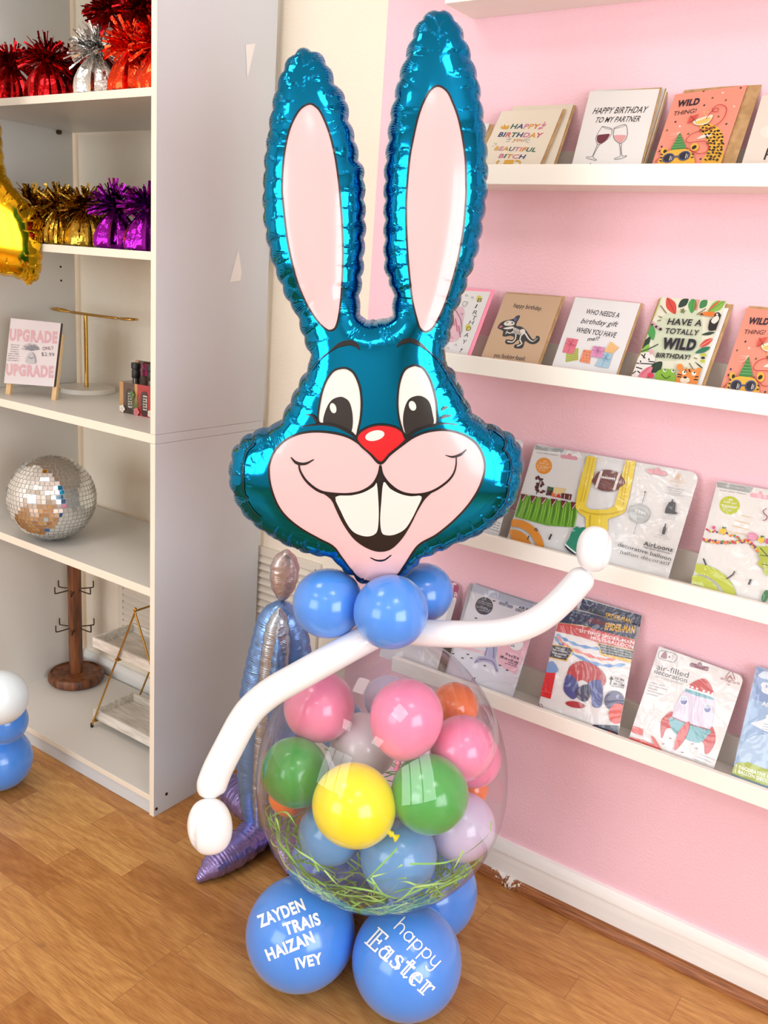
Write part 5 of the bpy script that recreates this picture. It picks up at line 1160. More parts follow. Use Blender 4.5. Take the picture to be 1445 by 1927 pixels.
a.text('HAVE A', (412, 392), (762, 410), 78, (24, 26, 42), .02, .08); a.text('TOTALLY', (385, 482), (730, 506), 66, (24, 26, 42), .02, .06); a.text('WILD', (350, 635), (695, 655), 126, (24, 26, 42), .06, .05); a.text('BIRTHDAY!', (295, 728), (640, 752), 56, (24, 26, 42), .03, .08)
a.poly(((90, 800), (150, 690), (240, 680), (290, 740), (270, 800), (180, 860), (110, 930), (50, 930)), (246, 244, 240), 3); leaf((255, 645), (245, 705), 16, (240, 170, 190))
for (q0, q1) in (((150, 700), (190, 740)), ((190, 690), (170, 740)), ((95, 830), (160, 850)), ((90, 790), (270, 800)), ((110, 870), (150, 900)), ((220, 770), (285, 780)), ((60, 900), (95, 870))): a.line((q0, q1), 2.2, BK)
a.ell(136, 772, 19, 21, (246, 244, 240), 0); a.ell(222, 750, 19, 21, (246, 244, 240), 0); a.ell(142, 774, 8, 12, BK, 0, 8); a.ell(228, 752, 8, 12, BK, 0, 8)
a.poly(((130, 900), (200, 840), (265, 830), (240, 900), (180, 960), (120, 960)), (236, 130, 150), 3); a.line(((150, 910), (235, 830)), 1, (140, 40, 60)); a.ell(245, 915, 34, 26, (230, 60, 90), 0)
a.poly(((295, 930), (320, 870), (400, 850), (470, 870), (505, 960), (480, 1040), (320, 1030)), (136, 190, 56), 4)
for (x, y) in ((388, 868), (472, 874)): a.ell(x, y, 28, 24, (136, 190, 56), 0); a.ell(x+2, y-2, 17, 16, (248, 248, 244), 0); a.ell(x+6, y-6, 9, 9, BK, 0, 8)
a.line(((355, 905), (400, 948), (450, 922)), 1.5, (40, 60, 30), 4)
a.poly(((515, 920), (560, 860), (650, 850), (740, 880), (760, 960), (730, 1060), (520, 1030)), (240, 146, 62), 4); a.ell(545, 832, 34, 34, (244, 150, 64), 0); a.ell(740, 862, 30, 24, (244, 150, 64), 0)
for (q0, q1) in (((520, 930), (560, 935)), ((520, 905), (565, 915)), ((700, 935), (735, 930)), ((690, 960), (730, 965)), ((600, 860), (615, 890)), ((640, 855), (650, 885))): a.line((q0, q1), 2.4, BK)
a.ell(590, 890, 22, 22, (248, 244, 236), 0); a.ell(690, 900, 24, 22, (248, 244, 236), 0); a.ell(596, 884, 9, 10, BK, 0, 8); a.ell(696, 890, 9, 10, BK, 0, 8); a.ell(598, 968, 50, 32, (250, 236, 214), 0); a.ell(600, 940, 20, 12, BK, 0, 10)
k.done()
k = Card('greeting_card', 'salmon party leopard card cut off by the right edge, second ledge', 'greeting card', (1405, 579), (1530, 592), 2, eL=(1356, 728.9), group=GC2, lean=27, yb=-.096, col=(250, 156, 134))
k.envelope((1411, 568), (1560, 583), M['kraft'], .004)
def shear_map(p):       # same artwork, seen here lower on the wall
    x, y = p; v = (y-240)/815; u = (x-(340-265*v))/850*123; return (1405+u-49*v, 580+(u*.105)+v*150+(u/123)*14)
shear_map.s = 6.4; wild(k, shear_map, True); k.done()
# ---- third ledge: balloon packs
def header_hole(a, x, y, s, ang, col=(226, 160, 172)):
    c, t = math.cos(ang), math.sin(ang); R_ = lambda u, v: (x+u*c-v*t, y+u*t+v*c)
    a.poly([R_(s*u, s*v) for u, v in ((-1, .0), (-.95, -.17), (-.8, -.22), (-.25, -.2), (-.2, -.36), (-.08, -.48), (.08, -.48), (.2, -.36), (.25, -.2), (.8, -.22), (.95, -.17), (1, 0), (.95, .17), (.8, .22), (-.8, .22), (-.95, .17))], col)
k = Card('balloon_pack', 'white balloon pack mostly hidden behind the right cheek of the rabbit', 'balloon pack', (895, 806), (986, 829), 3, GPK, lean=20, yb=-.094, col=(238, 238, 240), corner=.012, gloss=True)
a = k.art; a.greek((925, 980), (944, 986), 4, (-1, 5), 1, (90, 90, 96)); a.ell(940, 850, 14, 14, (120, 150, 190)); k.done('backing_card')
k = Card('balloon_pack', 'white pack picturing a football and yellow goal post', 'balloon pack', (1007, 836), (1316, 890), 3, eL=(955.2, 1010.3), group=GPK, lean=19.5, yb=-.098, col=(231, 231, 231), corner=.018, sleeve=.0015, gloss=True)
a = k.art; a.map = Z(940, 820, 7.225); W2 = (250, 250, 250)
a.poly(((490, 122), (880, 185), (860, 222), (830, 232), (478, 185)), (166, 172, 172)); a.text('no helium required', (545, 178), (800, 215), 18, (206, 210, 210)); a.text('ne pas utiliser d\'helium', (500, 232), (790, 275), 20, (110, 112, 118))
header_hole(a, 945, 295, 118, .15)
OR_ = (232, 150, 52)
a.ell(602, 410, 112, 112, OR_, 0, 28); a.text('fill', (595, 358), (640, 364), 30, (255, 226, 186)); a.text('with air!', (535, 380), (678, 402), 34, (255, 226, 186)); a.line(((505, 398), (700, 430)), .7, (255, 226, 186)); a.text('a gonfler', (510, 436), (665, 456), 34, (255, 226, 186)); a.text("à l'air", (535, 474), (625, 486), 30, (255, 226, 186))
for i in range(16): a.ell(545+90*math.cos(i*2.4)*(.3+.7*(i % 4)/3), 680+105*math.sin(i*2.4)*(.3+.7*(i % 4)/3)-10, 26, 16, (96, 44, 38), -40+i*20, 8)
a.line(((560, 580), (505, 795)), 1.6, (50, 50, 54)); a.poly(((630, 810), (660, 690), (740, 710), (720, 815)), (78, 50, 44)); a.poly(((655, 695), (735, 705), (728, 755), (650, 735)), (60, 96, 66))
a.poly(((740, 700), (910, 720), (870, 800), (725, 790)), (232, 208, 150)); a.poly(((715, 770), (745, 780), (770, 830), (800, 785), (840, 850), (705, 825)), (224, 110, 60)); a.poly(((770, 830), (820, 790), (838, 850)), (200, 50, 50)); a.poly(((845, 780), (990, 800), (970, 878), (840, 850)), (104, 50, 38)); a.line(((890, 800), (882, 860)), .8, W2); a.line(((955, 812), (945, 865)), .8, W2)
a.poly(((300, 800), (1075, 925), (1010, 1245), (660, 1225), (210, 1100)), (112, 172, 48))
for i in range(26):
    f = i/25; x0, y0 = 320+740*f, 830+110*f; x1, y1 = 225+800*f, 1110+135*min(1, f*1.2)
    a.line(((x0, y0), ((x0+x1)/2+6, (y0+y1)/2), (x1, y1)), (1, 2.4 if i % 3 else 3, 1), (76, 132, 36) if i % 3 == 0 else (150, 204, 70), 3)
for i in range(6):
    x, y = 335+i*137, 812+i*22; a.poly(((x-40, y-22), (x+52, y-6), (x-32, y+100)), (112, 44, 40)); a.line(((x+30, y), (x-25, y+78)), 1.2, (246, 230, 226))
def ringarc(cx_, cy_, r0, r1, col, a0=-100, a1=6, el=1.0, F_=None):
    A_0 = [(cx_+r1*math.cos(math.radians(t)), cy_+r1*math.sin(math.radians(t))*el) for t in np.linspace(a0, a1, 22)]; B_0 = [(cx_+r0*math.cos(math.radians(t)), cy_+r0*math.sin(math.radians(t))*el) for t in np.linspace(a1, a0, 22)]; a.poly(A_0+B_0, col)
ringarc(190, 1560, 320, 425, OR_, -94, -2); ringarc(180, 1540, 0, 262, OR_, -98, 0)
a.line(((480, 1290), (505, 1262), (528, 1290), (500, 1300)), 2.4, (70, 66, 66)); a.line(((408, 1362), (388, 1418)), 2.6, (96, 80, 70)); a.line(((715, 1340), (680, 1415)), 3.4, (56, 56, 60))
YL, YD = (240, 214, 60), (214, 182, 40)
for poly_ in (((1200, 275), (1330, 300), (1290, 520), (1215, 800), (1190, 900), (1180, 960), (1240, 1010), (1440, 1010), (1560, 970), (1620, 780), (1660, 600), (1700, 420), (1730, 330), (1860, 350), (1810, 620), (1770, 820), (1710, 1040), (1640, 1080), (1480, 1140), (1480, 1300), (1180, 1300), (1180, 1120), (1080, 1040), (1040, 980), (1060, 800), (1120, 560)),): a.poly(poly_, YL)
for (q0, q1) in (((1240, 300), (1110, 900)), ((1290, 310), (1150, 900)), ((1780, 360), (1680, 960)), ((1740, 350), (1650, 900))): a.line((q0, q1), 2, YD)
a.line(((1080, 1000), (1240, 1060), (1480, 1070), (1700, 1020)), 3, YD, 4); a.line(((1240, 1080), (1230, 1290)), 4, YD)
a.map = Z(1120, 850, 6.881)
a.poly(((-8, 340), (40, 275), (130, 240), (260, 255), (340, 310), (398, 405), (330, 465), (250, 510), (150, 518), (50, 490), (0, 430), (-35, 385)), (112, 52, 42), 4)
for c_ in ((95, 270, 15, 480), (325, 300, 250, 505)): a.line(((c_[0], c_[1]-20), ((c_[0]+c_[2])/2-6, (c_[1]+c_[3])/2), (c_[2], c_[3])), 5, (232, 222, 216), 4)
a.line(((90, 335), (268, 360)), 1.4, W2)
for i in range(8): a.line(((95+i*23, 318+i*3), (92+i*23, 350+i*4)), 1.3, W2)
a.ell(580, 805, 132, 122, (186, 192, 192), 0, 28); a.text('51in', (512, 795), (655, 815), 50, (226, 230, 230)); a.text('129cm', (500, 852), (632, 868), 34, (226, 230, 230)); a.line(((655, 530), (618, 670)), 1, (60, 60, 64)); a.poly(((655, 512), (668, 535), (640, 532)), INK); a.line(((545, 930), (505, 1070)), .9, (130, 130, 134))
header_hole(a, 805, 272, 126, .17)
OA = (224, 170, 110); a.line(((1030, 360), (1070, 295), (1100, 295), (1130, 380), (1090, 372), (1082, 330), (1050, 365), (1030, 360)), 1.1, OA, 3); a.ell(1090, 322, 9, 9, OA); a.text('anagram', (965, 388), (1185, 428), 34, OA, -.012); a.line(((1050, 438), (1070, 452), (1085, 444)), .9, OA, 3)
a.text('inflation methods', (935, 470), (1155, 512), 22, (120, 120, 126)); a.text('sold separately', (945, 505), (1140, 540), 22, (120, 120, 126)); a.text('de gonflage', (965, 535), (1110, 560), 18, (160, 160, 166)); a.text('vendues separement', (900, 545), (1155, 592), 18, (160, 160, 166))
a.poly(((965, 660), (995, 650), (1000, 620), (1018, 622), (1018, 652), (1048, 670), (1040, 780), (1080, 800), (1040, 815), (905, 800), (925, 720)), (54, 56, 66)); a.line(((940, 700), (1000, 760), (1030, 680)), .8, (150, 152, 160)); a.text('electric air pump', (858, 832), (1045, 868), 18, (130, 130, 136)); a.text('gonfleur electrique', (840, 858), (1040, 895), 18, (160, 160, 164))
a.poly(((912, 935), (925, 938), (920, 980), (930, 1000), (905, 1080), (870, 1072), (888, 985), (903, 975)), (54, 56, 66)); a.text('hand pump', (810, 1082), (945, 1112), 18, (150, 150, 154)); a.text('pompe manuelle', (778, 1105), (968, 1145), 16, (160, 160, 164))
a.text('AirLoonz', (630, 1215), (1010, 1302), 60, (40, 42, 50), .02); a.text('• PATENT PENDING •', (620, 1248), (1000, 1340), 24, (60, 62, 70), .01); a.text('decorative balloon', (300, 1225), (985, 1418), 56, (52, 54, 62), .004); a.text('ballon décoratif', (330, 1320), (970, 1482), 52, (90, 92, 100), -.002)
a.map = Z(940, 820, 7.225); a.poly(((920, 1480), (960, 1400), (1000, 1290), (1060, 1240), (1100, 1260), (1160, 1250), (1200, 1330), (1160, 1560), (1040, 1600)), (48, 138, 108), 3); a.line(((910, 1500), (960, 1560), (1040, 1612)), 4, (40, 40, 44), 3); a.line(((908, 1480), (970, 1540), (1050, 1600)), 2.4, W2, 3)
k.done('backing_card')
k = Card('balloon_pack', 'white pack with fruit garlands cut off by the right edge, third ledge', 'balloon pack', (1350, 905), (1600, 948), 3, eL=(1300, 1099), group=GPK, lean=19.5, yb=-.098, col=(234, 233, 231), sleeve=.0015, gloss=True)
a = k.art; a.map = Z(1280, 890, 7.412); LM = (188, 200, 42)
a.poly(((512, 120), (1020, 205), (1000, 250), (960, 278), (510, 198)), (160, 166, 166)); a.text('no helium required', (595, 182), (880, 232), 24, (214, 216, 216)); a.text("ne pas utiliser d'helium", (548, 245), (915, 306), 26, (120, 122, 128)); header_hole(a, 1110, 325, 140, .16, (240, 178, 190))
a.ell(688, 452, 142, 128, LM, 10, 28); a.text('fill', (675, 385), (725, 392), 34, W2); a.text('with air!', (600, 412), (780, 446), 38, W2); a.line(((565, 440), (800, 482)), .8, W2); a.text('a gonfler', (578, 474), (778, 506), 38, W2); a.text("à l'air", (595, 522), (720, 540), 34, W2)
GCOL = [(196, 44, 48), (232, 110, 50), (244, 206, 90), (96, 150, 60), (70, 60, 120), (220, 60, 90), (246, 150, 60)]
def garland(pts, n, r):
    P = smooth_path([np.array(p, float) for p in pts], 12); idx = np.linspace(0, len(P)-1, n).astype(int)
    for i, j in enumerate(idx): a.ell(P[j][0]+(i % 3-1)*5, P[j][1]+((i*7) % 5-2)*6, r, r*.9, GCOL[(i*5+i//3) % 7], i*30, 7)
garland(((375, 800), (480, 820), (640, 850), (760, 885), (820, 905)), 20, 17); garland(((330, 935), (440, 955), (560, 970), (720, 970), (860, 955), (935, 950)), 34, 22); garland(((960, 960), (1010, 1010), (1090, 1095)), 14, 20)
a.ell(602, 815, 46, 40, (248, 200, 40), 0, 14); a.poly(((590, 780), (595, 748), (620, 765), (650, 755), (635, 780)), (40, 110, 60)); a.ell(1132, 935, 44, 44, (248, 200, 40), 0, 14); a.poly(((1120, 905), (1130, 875), (1185, 885), (1150, 905)), (40, 110, 60)); a.ell(468, 765, 28, 24, (214, 60, 130), 0, 10); a.ell(1215, 955, 30, 40, (214, 60, 130), 0, 12)
a.ell(1010, 890, 72, 58, (226, 140, 176), 10, 18); a.text('luau', (965, 880), (1050, 890), 24, (250, 220, 230)); a.text('party', (965, 912), (1055, 922), 22, (250, 220, 230))
for (q0, q1) in (((835, 590), (985, 625)), ((775, 668), (970, 715)), ((730, 740), (965, 800)), ((680, 818), (935, 870))): a.line((q0, q1), 1, (232, 190, 120))
a.line(((1210, 500), (1160, 530), (1180, 580), (1215, 610), (1200, 655), (1155, 668)), 1.8, (150, 66, 100), 4)
a.poly(((1060, 1035), (1160, 1030), (1300, 1060), (1300, 1440), (1200, 1430), (1160, 1380), (1170, 1330), (1100, 1300), (1095, 1235), (1130, 1200), (1095, 1170), (1100, 1090)), (178, 192, 56), 3); a.line(((1120, 1050), (1230, 1170), (1290, 1300)), 1.6, (50, 60, 30)); a.line(((1115, 1150), (1230, 1165)), 1.4, (50, 60, 30)); a.line(((1140, 1275), (1230, 1290)), 1.4, (50, 60, 30))
ringarc(200, 1790, 430, 590, LM, -88, -8, .88); ringarc(190, 1750, 220, 372, LM, -94, -16, .86); a.line(((328, 1195), (365, 1290)), 2.6, INK); a.line(((765, 1370), (740, 1420), (645, 1485)), 2.8, (90, 70, 70)); a.line(((990, 1485), (958, 1560)), 3.6, (80, 76, 80)); a.ell(1190, 1720, 46, 90, (48, 120, 62), 20, 16)
k.done('backing_card')
# ---- lowest ledge
k = Card('balloon_pack', 'magenta header pack peeping out behind the rear collar balloon', 'balloon pack', (760, 1062), (866, 1100), 4, GPK, lean=20, yb=-.09, col=(234, 232, 236), corner=.012, gloss=True)
a = k.art; a.map = Z(820, 1070, 6.568); a.poly(((-340, -20), (120, 80), (250, 140), (312, 220), (310, 300), (270, 370), (200, 360), (-300, 230)), (168, 34, 96)); a.ell(236, 178, 24, 24, (238, 214, 226)); a.ell(202, 215, 20, 40, (236, 200, 216)); a.text('EN', (222, 362), (268, 370), 80, (250, 220, 234), .02); a.poly(((190, 380), (240, 390), (170, 700), (100, 700)), (206, 204, 212)); k.done('backing_card')
k = Card('balloon_pack', 'second pale lilac pack tucked behind the front one under the raised arm', 'balloon pack', (885, 1096), (1013, 1134), 4, GPK, lean=21, yb=-.088, col=(196, 198, 212), gloss=True); k.done('backing_card')
k = Card('balloon_pack', 'pale lilac pack with a round dark badge, under the raised white arm', 'balloon pack', (892, 1098), (1017, 1141), 4, eL=(850, 1234), group=GPK, lean=21, yb=-.098, col=(222, 222, 234), sleeve=.002, gloss=True)
a = k.art; a.map = Z(820, 1070, 6.568)
a.poly(((480, 165), (1215, 410), (1180, 520), (450, 280)), (190, 196, 218)); a.ell(598, 462, 115, 115, (232, 230, 240), 0, 26); a.ell(598, 462, 110, 110, (44, 38, 62), 0, 26)
a.text('no helium required', (530, 400), (690, 448), 16, (220, 218, 230)); a.text('ne pas utiliser d\'helium', (512, 415), (700, 478), 15, (220, 218, 230)); a.text('self-sealing', (548, 470), (640, 500), 16, (220, 218, 230)); a.text('valve de fermeture', (500, 472), (668, 525), 15, (220, 218, 230)); a.text('automatique', (535, 510), (635, 540), 15, (220, 218, 230))
header_hole(a, 868, 450, 92, .33, (140, 146, 168)); a.text('AIR-FILLED', (1020, 490), (1260, 560), 36, (36, 36, 50), .02); a.text('DECORATION', (985, 520), (1270, 604), 36, (36, 36, 50), .02)
a.poly(((745, 960), (1205, 870), (985, 1310), (905, 1260), (780, 1190)), (236, 184, 200), 0); a.line(((230, 950), (480, 1010), (640, 1060)), 5, (230, 190, 204))
for (x, y) in ((215, 1050), (332, 1105), (398, 1060), (440, 1105), (607, 1200), (795, 1195), (885, 1255), (498, 612), (722, 400)): a.line(((x-16, y-3), (x+16, y+4)), 2.2, (50, 48, 60))
a.poly(((470, 1170), (530, 1090), (620, 1080), (640, 960), (760, 960), (740, 1120), (770, 1250), (755, 1282), (700, 1190), (600, 1150), (520, 1160)), (172, 170, 204), 3); a.line(((480, 1165), (560, 1120), (700, 1150), (760, 1270)), 2, (110, 96, 140), 4); a.line(((640, 970), (612, 1080)), 3, (120, 132, 176)); a.line(((720, 970), (715, 1110)), 3, (120, 132, 176))
a.ell(998, 930, 84, 82, (240, 240, 246), 0, 24); a.line(((930, 950), (975, 970), (950, 920)), 2, (90, 92, 110))
a.text('19 in x 25 in', (862, 1068), (1025, 1128), 36, (40, 36, 52), .02); a.text('(48 cm x 63 cm)', (795, 1098), (1015, 1178), 36, (40, 36, 52), .02); a.text('inflated size', (895, 1162), (1005, 1198), 18, (60, 52, 70), .01); a.text('grandeur gonflée', (860, 1175), (1000, 1220), 18, (60, 52, 70), .01)
a.poly(((400, 1330), (470, 1350), (470, 1400), (400, 1395)), (206, 216, 232)); a.line(((465, 1345), (445, 1395)), 2.4, INK); a.line(((485, 1345), (470, 1395)), 2.4, INK)
a.poly(((520, 1450), (620, 1400), (900, 1420), (940, 1500), (930, 1640), (560, 1500)), (224, 226, 236), 3)
k.done('backing_card')
def webpack(k, F_, front):
    a = k.art; a.map = F_; NV = (40, 42, 78)
    if not front:
        a.poly(((640, 40), (1312, 230), (1290, 360), (600, 160)), NV); header_hole(a, 770, 180, 95, .25, (18, 16, 24)); a.text('SPIDER-MAN', (890, 250), (1185, 322), 62, (240, 186, 50), .03, .1); a.text('no helium required', (560, 85), (705, 122), 20, (180, 184, 206)); return
    a.poly(((380, 250), (480, 150), (1275, 345), (1245, 505), (740, 385), (640, 340), (370, 310)), NV); a.line(((370, 318), (530, 330), (720, 360), (750, 388), (1245, 508)), 1, (226, 180, 70))
    a.text('no helium required', (505, 188), (720, 240), 20, (180, 184, 206)); header_hole(a, 800, 305, 108, .22, (112, 34, 44)); a.text('SPIDER-MAN', (885, 388), (1225, 432), 86, (242, 188, 52), .035, .12)
    a.poly(((365, 315), (530, 335), (720, 370), (1245, 512), (1225, 625), (1190, 612), (800, 535), (600, 470), (335, 410)), (206, 62, 58)); a.text('SITTING SPIDER-MAN', (600, 418), (1222, 560), 40, (250, 240, 238), .02); a.text('MULTI-BALLOON', (730, 495), (1210, 608), 40, (250, 240, 238), .02)
    def streamer(pts, c1, c2):
        P = smooth_path([np.array(p, float) for p in pts], 6)
        for i in range(0, len(P)-4, 4): a.line(P[i:i+5], (2, 7, 2), c1 if (i//4) % 2 else c2)
    streamer(((345, 440), (440, 500), (600, 570), (800, 605), (900, 600)), (96, 150, 214), (120, 170, 226)); streamer(((350, 460), (450, 570), (650, 660), (850, 725), (1030, 720)), (232, 110, 90), (240, 150, 130)); streamer(((330, 470), (400, 570), (560, 680), (800, 780), (1000, 800), (1190, 770)), (96, 150, 214), (120, 170, 226))
    a.poly(((290, 555), (500, 585), (545, 625), (460, 752), (250, 705)), (236, 190, 70)); a.poly(((292, 565), (495, 595), (528, 628), (452, 738), (256, 695)), (30, 28, 34)); a.text('GREAT AS A', (330, 602), (435, 622), 20, W2, .01); a.text('TABLE DECORATION!', (305, 622), (470, 658), 20, W2, .01); a.text('POUR DÉCORER', (295, 655), (460, 692), 18, W2, .01); a.text('LA TABLE', (325, 690), (400, 706), 18, W2, .01)
    a.poly(((810, 540), (1222, 628), (1195, 768), (850, 680)), (236, 190, 70)); a.poly(((822, 548), (1222, 636), (1200, 730), (862, 660)), (30, 28, 34))
    for i in range(3): a.text(('BALLOON INSIDE · CLEAN · FILLED', 'INFLATES WITH AIR ONLY', 'BALLON MULTIPLE À GONFLER')[i], (850+i*8, 580+i*32), (1195, 658+i*28), 17, (220, 218, 214), .01)
    a.poly(((140, 1150), (340, 960), (900, 1040), (1110, 1080), (1060, 1480), (760, 1480), (120, 1290)), (242, 242, 244)) if 0 else None
    a.poly(((205, 870), (338, 880), (280, 1175), (158, 1140)), (220, 44, 48)); a.poly(((215, 850), (230, 790), (300, 745), (368, 840), (330, 880), (215, 868)), (120, 160, 214), 2); a.line(((175, 1085), (298, 1108)), .7, (240, 120, 110))
    # plain red and blue inflated shapes in place of the pictured figure
    a.poly(((470, 870), (520, 790), (620, 745), (740, 770), (850, 850), (905, 940), (880, 1020), (760, 1020), (640, 960), (560, 990), (480, 970)), (186, 46, 42), 4); a.poly(((430, 1010), (470, 900), (560, 940), (600, 1080), (540, 1180), (440, 1100)), (60, 74, 140), 4); a.poly(((700, 1000), (840, 960), (870, 1100), (850, 1260), (760, 1260), (740, 1140)), (66, 80, 150), 4); a.poly(((560, 1080), (680, 1010), (740, 1080), (690, 1200), (600, 1180)), (46, 50, 84), 4); a.ell(560, 1240, 110, 36, (176, 44, 42), 10, 18)
    a.line(((970, 925), (955, 1015)), 1.4, INK); a.poly(((970, 918), (990, 960), (945, 955)), INK); a.text('15 IN', (1010, 950), (1108, 976), 27, INK, .01); a.text('TALL', (1010, 978), (1100, 1000), 18, INK, .01); a.text('38 CM', (985, 1012), (1110, 1036), 27, INK, .01); a.text('DE HAUTEUR', (970, 1032), (1110, 1056), 13, INK, .01)
    a.ell(1000, 1195, 112, 112, (58, 50, 104), 0, 24); a.ell(1035, 1340, 96, 118, (226, 66, 44), 15, 24); a.ell(1040, 1145, 18, 26, (150, 146, 190), 30, 10)
    a.line([(162+29*math.cos(t), 1262+31*math.sin(t)) for t in np.linspace(0, 2*PI, 18)], 1, (130, 60, 80)); a.line(((142, 1240), (184, 1284)), 1, (130, 60, 80))
    a.poly(((215, 1330), (740, 1480), (770, 1465), (1050, 1480), (1040, 1640), (900, 1600)), (60, 70, 90)); a.poly(((260, 1350), (720, 1490), (900, 1560), (880, 1590)), (190, 40, 40)); a.ell(945, 1575, 56, 40, (190, 44, 44), 15, 16)
k = Card('balloon_pack', 'rear navy and red web pack showing only its header above the front one', 'balloon pack', (1090, 1122), (1209, 1158), 4, GPK, lean=15, yb=-.088, col=(214, 212, 214), gloss=True); webpack(k, Z(990, 1120, 6.0208), False); k.done('backing_card')
k = Card('balloon_pack', 'front navy and red web pack with yellow lettering, beside the rocket pack', 'balloon pack', (1056, 1141), (1200, 1177), 4, eL=(1011.6, 1334), eR=(1162.7, 1385.7), group=GPK, lean=15, yb=-.099, col=(238, 237, 237), sleeve=.002, gloss=True); webpack(k, Z(990, 1120, 6.0208), True); k.done('backing_card')
k = Card('balloon_pack', 'white pack picturing a red, white and teal rocket', 'balloon pack', (1240, 1216), (1400, 1272), 4, eL=(1181.4, 1394), group=GPK, lean=21, yb=-.099, col=(236, 234, 234), corner=.014, sleeve=.0018, gloss=True)
a = k.art; a.map = Z(1170, 1200, 5.2545)
P_ = [(365, 150), (395, 128), (520, 158), (548, 195), (520, 238), (490, 240), (375, 205), (362, 175)]; a.line(P_+P_[:1], .9, (60, 60, 66), 3); a.poly(((385, 195), (400, 160), (430, 135), (445, 165), (440, 210)), (150, 90, 100), 2); a.line(((460, 188), (482, 193)), 1, INK); a.line(((471, 178), (470, 203)), 1, INK); a.line(((492, 170), (506, 172), (498, 222), (486, 220)), .7, (160, 160, 166))
header_hole(a, 765, 288, 98, .26, (140, 82, 98)); DKT = (70, 70, 78)
a.text('air-filled', (340, 310), (655, 398), 62, DKT, -.004); a.text('decoration', (318, 350), (640, 448), 56, DKT, -.004); a.text('décoration gonflable', (330, 388), (600, 470), 28, (160, 160, 168), -.018)
for i, (t_, L_) in enumerate((('no helium required', 150), ('ne pas utiliser d\'helium', 180), ('self-sealing', 90), ('valve de fermeture', 165), ('automatique', 110))): a.text(t_, (275-i*8, 445+i*27), (275-i*8+L_, 445+i*27+L_*.27), 15, (150, 150, 156))
RO = (178, 84, 84); a.line(((1025, 392), (1065, 340), (1090, 335), (1118, 418), (1085, 410), (1075, 370), (1050, 405), (1025, 392)), 1.2, RO, 3); a.line(((1040, 385), (1110, 405)), 1, RO); a.text('anagram', (975, 410), (1160, 468), 36, RO, -.005); a.line(((1040, 458), (1055, 468), (1068, 464)), 1, RO, 3)
RR, TT, LV = (202, 62, 60), (112, 178, 190), (226, 218, 240)
for q in (((500, 730), (430, 770), (388, 830), (385, 960), (400, 992), (440, 900), (500, 880)), ((885, 868), (925, 960), (915, 1060), (860, 1140), (820, 1145), (815, 1060), (790, 1010), (850, 970))): a.poly(q, RR, 3)
a.poly(((490, 780), (860, 905), (845, 970), (765, 1040), (640, 1005), (510, 925)), TT, 3)
a.poly(((640, 510), (560, 610), (510, 740), (505, 785), (600, 830), (740, 880), (855, 905), (895, 860), (912, 740), (915, 600), (880, 570), (740, 520)), LV, 3); a.line(((740, 570), (690, 740), (672, 830)), 1, (206, 196, 222))
a.poly(((632, 505), (680, 515), (860, 575), (910, 600), (905, 618), (740, 575), (625, 530)), TT); a.poly(((640, 480), (700, 495), (900, 560), (906, 580), (860, 575), (636, 500)), (250, 248, 250))
a.poly(((820, 405), (870, 450), (900, 520), (905, 562), (850, 550), (740, 520), (655, 488), (690, 450), (760, 415)), RR, 3)
for (x, y) in ((698, 490), (744, 505), (812, 527), (860, 540), (898, 552), (662, 480)): a.ell(x, y, 13, 11, (252, 246, 246), 0, 10)
for (x, y) in ((614, 622), (848, 700)): a.ell(x, y, 44, 50, (252, 252, 254), 0, 20); a.ell(x, y, 34, 40, (112, 108, 176), 0, 20); a.poly([(x+34*math.cos(t), y+40*math.sin(t)) for t in np.linspace(-PI, 0, 12)], (196, 204, 226))
a.line(((500, 785), (660, 850), (855, 908)), 2.4, (150, 50, 70), 4)
for i in range(22): a.ell(508+i*15.6, 790+i*5.4, 3.4, 3.4, (250, 240, 242), 0, 6)
a.poly(((672, 830), (660, 920), (620, 1010), (530, 1112), (525, 1060), (560, 940), (620, 860)), (214, 74, 70), 3)
RS = (228, 84, 76)
a.poly(((115, 872), (210, 905), (205, 970), (95, 930)), RS); a.poly(((80, 980), (200, 1010), (320, 1055), (290, 960), (330, 1000), (430, 1165), (380, 1165), (195, 1085), (65, 1030)), RS)
for (x, y) in ((480, 995), (412, 1050), (700, 1050), (600, 1135), (740, 1095)): a.ell(x, y, 13, 5, (150, 90, 110), 10, 8)
a.greek((770, 1150), (930, 1215), 6, (-26, 26), 1, (176, 176, 182)); k.done('backing_card')
k = Card('balloon_pack', 'sky blue pack with green grass border cut off by the right edge, lowest ledge', 'balloon pack', (1424, 1253), (1560, 1300), 4, eL=(1377.4, 1455), group=GPK, lean=19, yb=-.099, col=(150, 182, 222), sleeve=.002, gloss=True)
a = k.art; a.map = Z(1170, 1200, 5.2545)
a.poly(((1330, 290), (1700, 420), (1600, 700), (1270, 600)), (124, 152, 202)); a.poly(((1345, 375), (1380, 345), (1420, 330), (1560, 360), (1560, 430), (1400, 405)), (208, 222, 240), 3); a.poly(((1395, 440), (1640, 500), (1620, 620), (1400, 545), (1385, 500)), (226, 234, 246), 2); a.text('B', (1420, 490), (1438, 496), 26, (120, 140, 190), .03)
a.text('Air-Filled', (1380, 665), (1620, 745), 46, (236, 242, 250), .03); a.poly(((1280, 850), (1330, 830), (1420, 800), (1440, 760), (1600, 790), (1600, 960), (1440, 930)), (232, 240, 248), 3); a.greek((1400, 850), (1560, 890), 6, (-6, 24), 1, (130, 140, 170))
a.poly(((1235, 1000), (1500, 960), (1560, 1100), (1500, 1300), (1170, 1220)), (176, 204, 236), 3); a.poly(((1130, 1240), (1250, 1230), (1400, 1290), (1700, 1380), (1640, 1620), (1480, 1480), (1080, 1340)), (168, 184, 44))
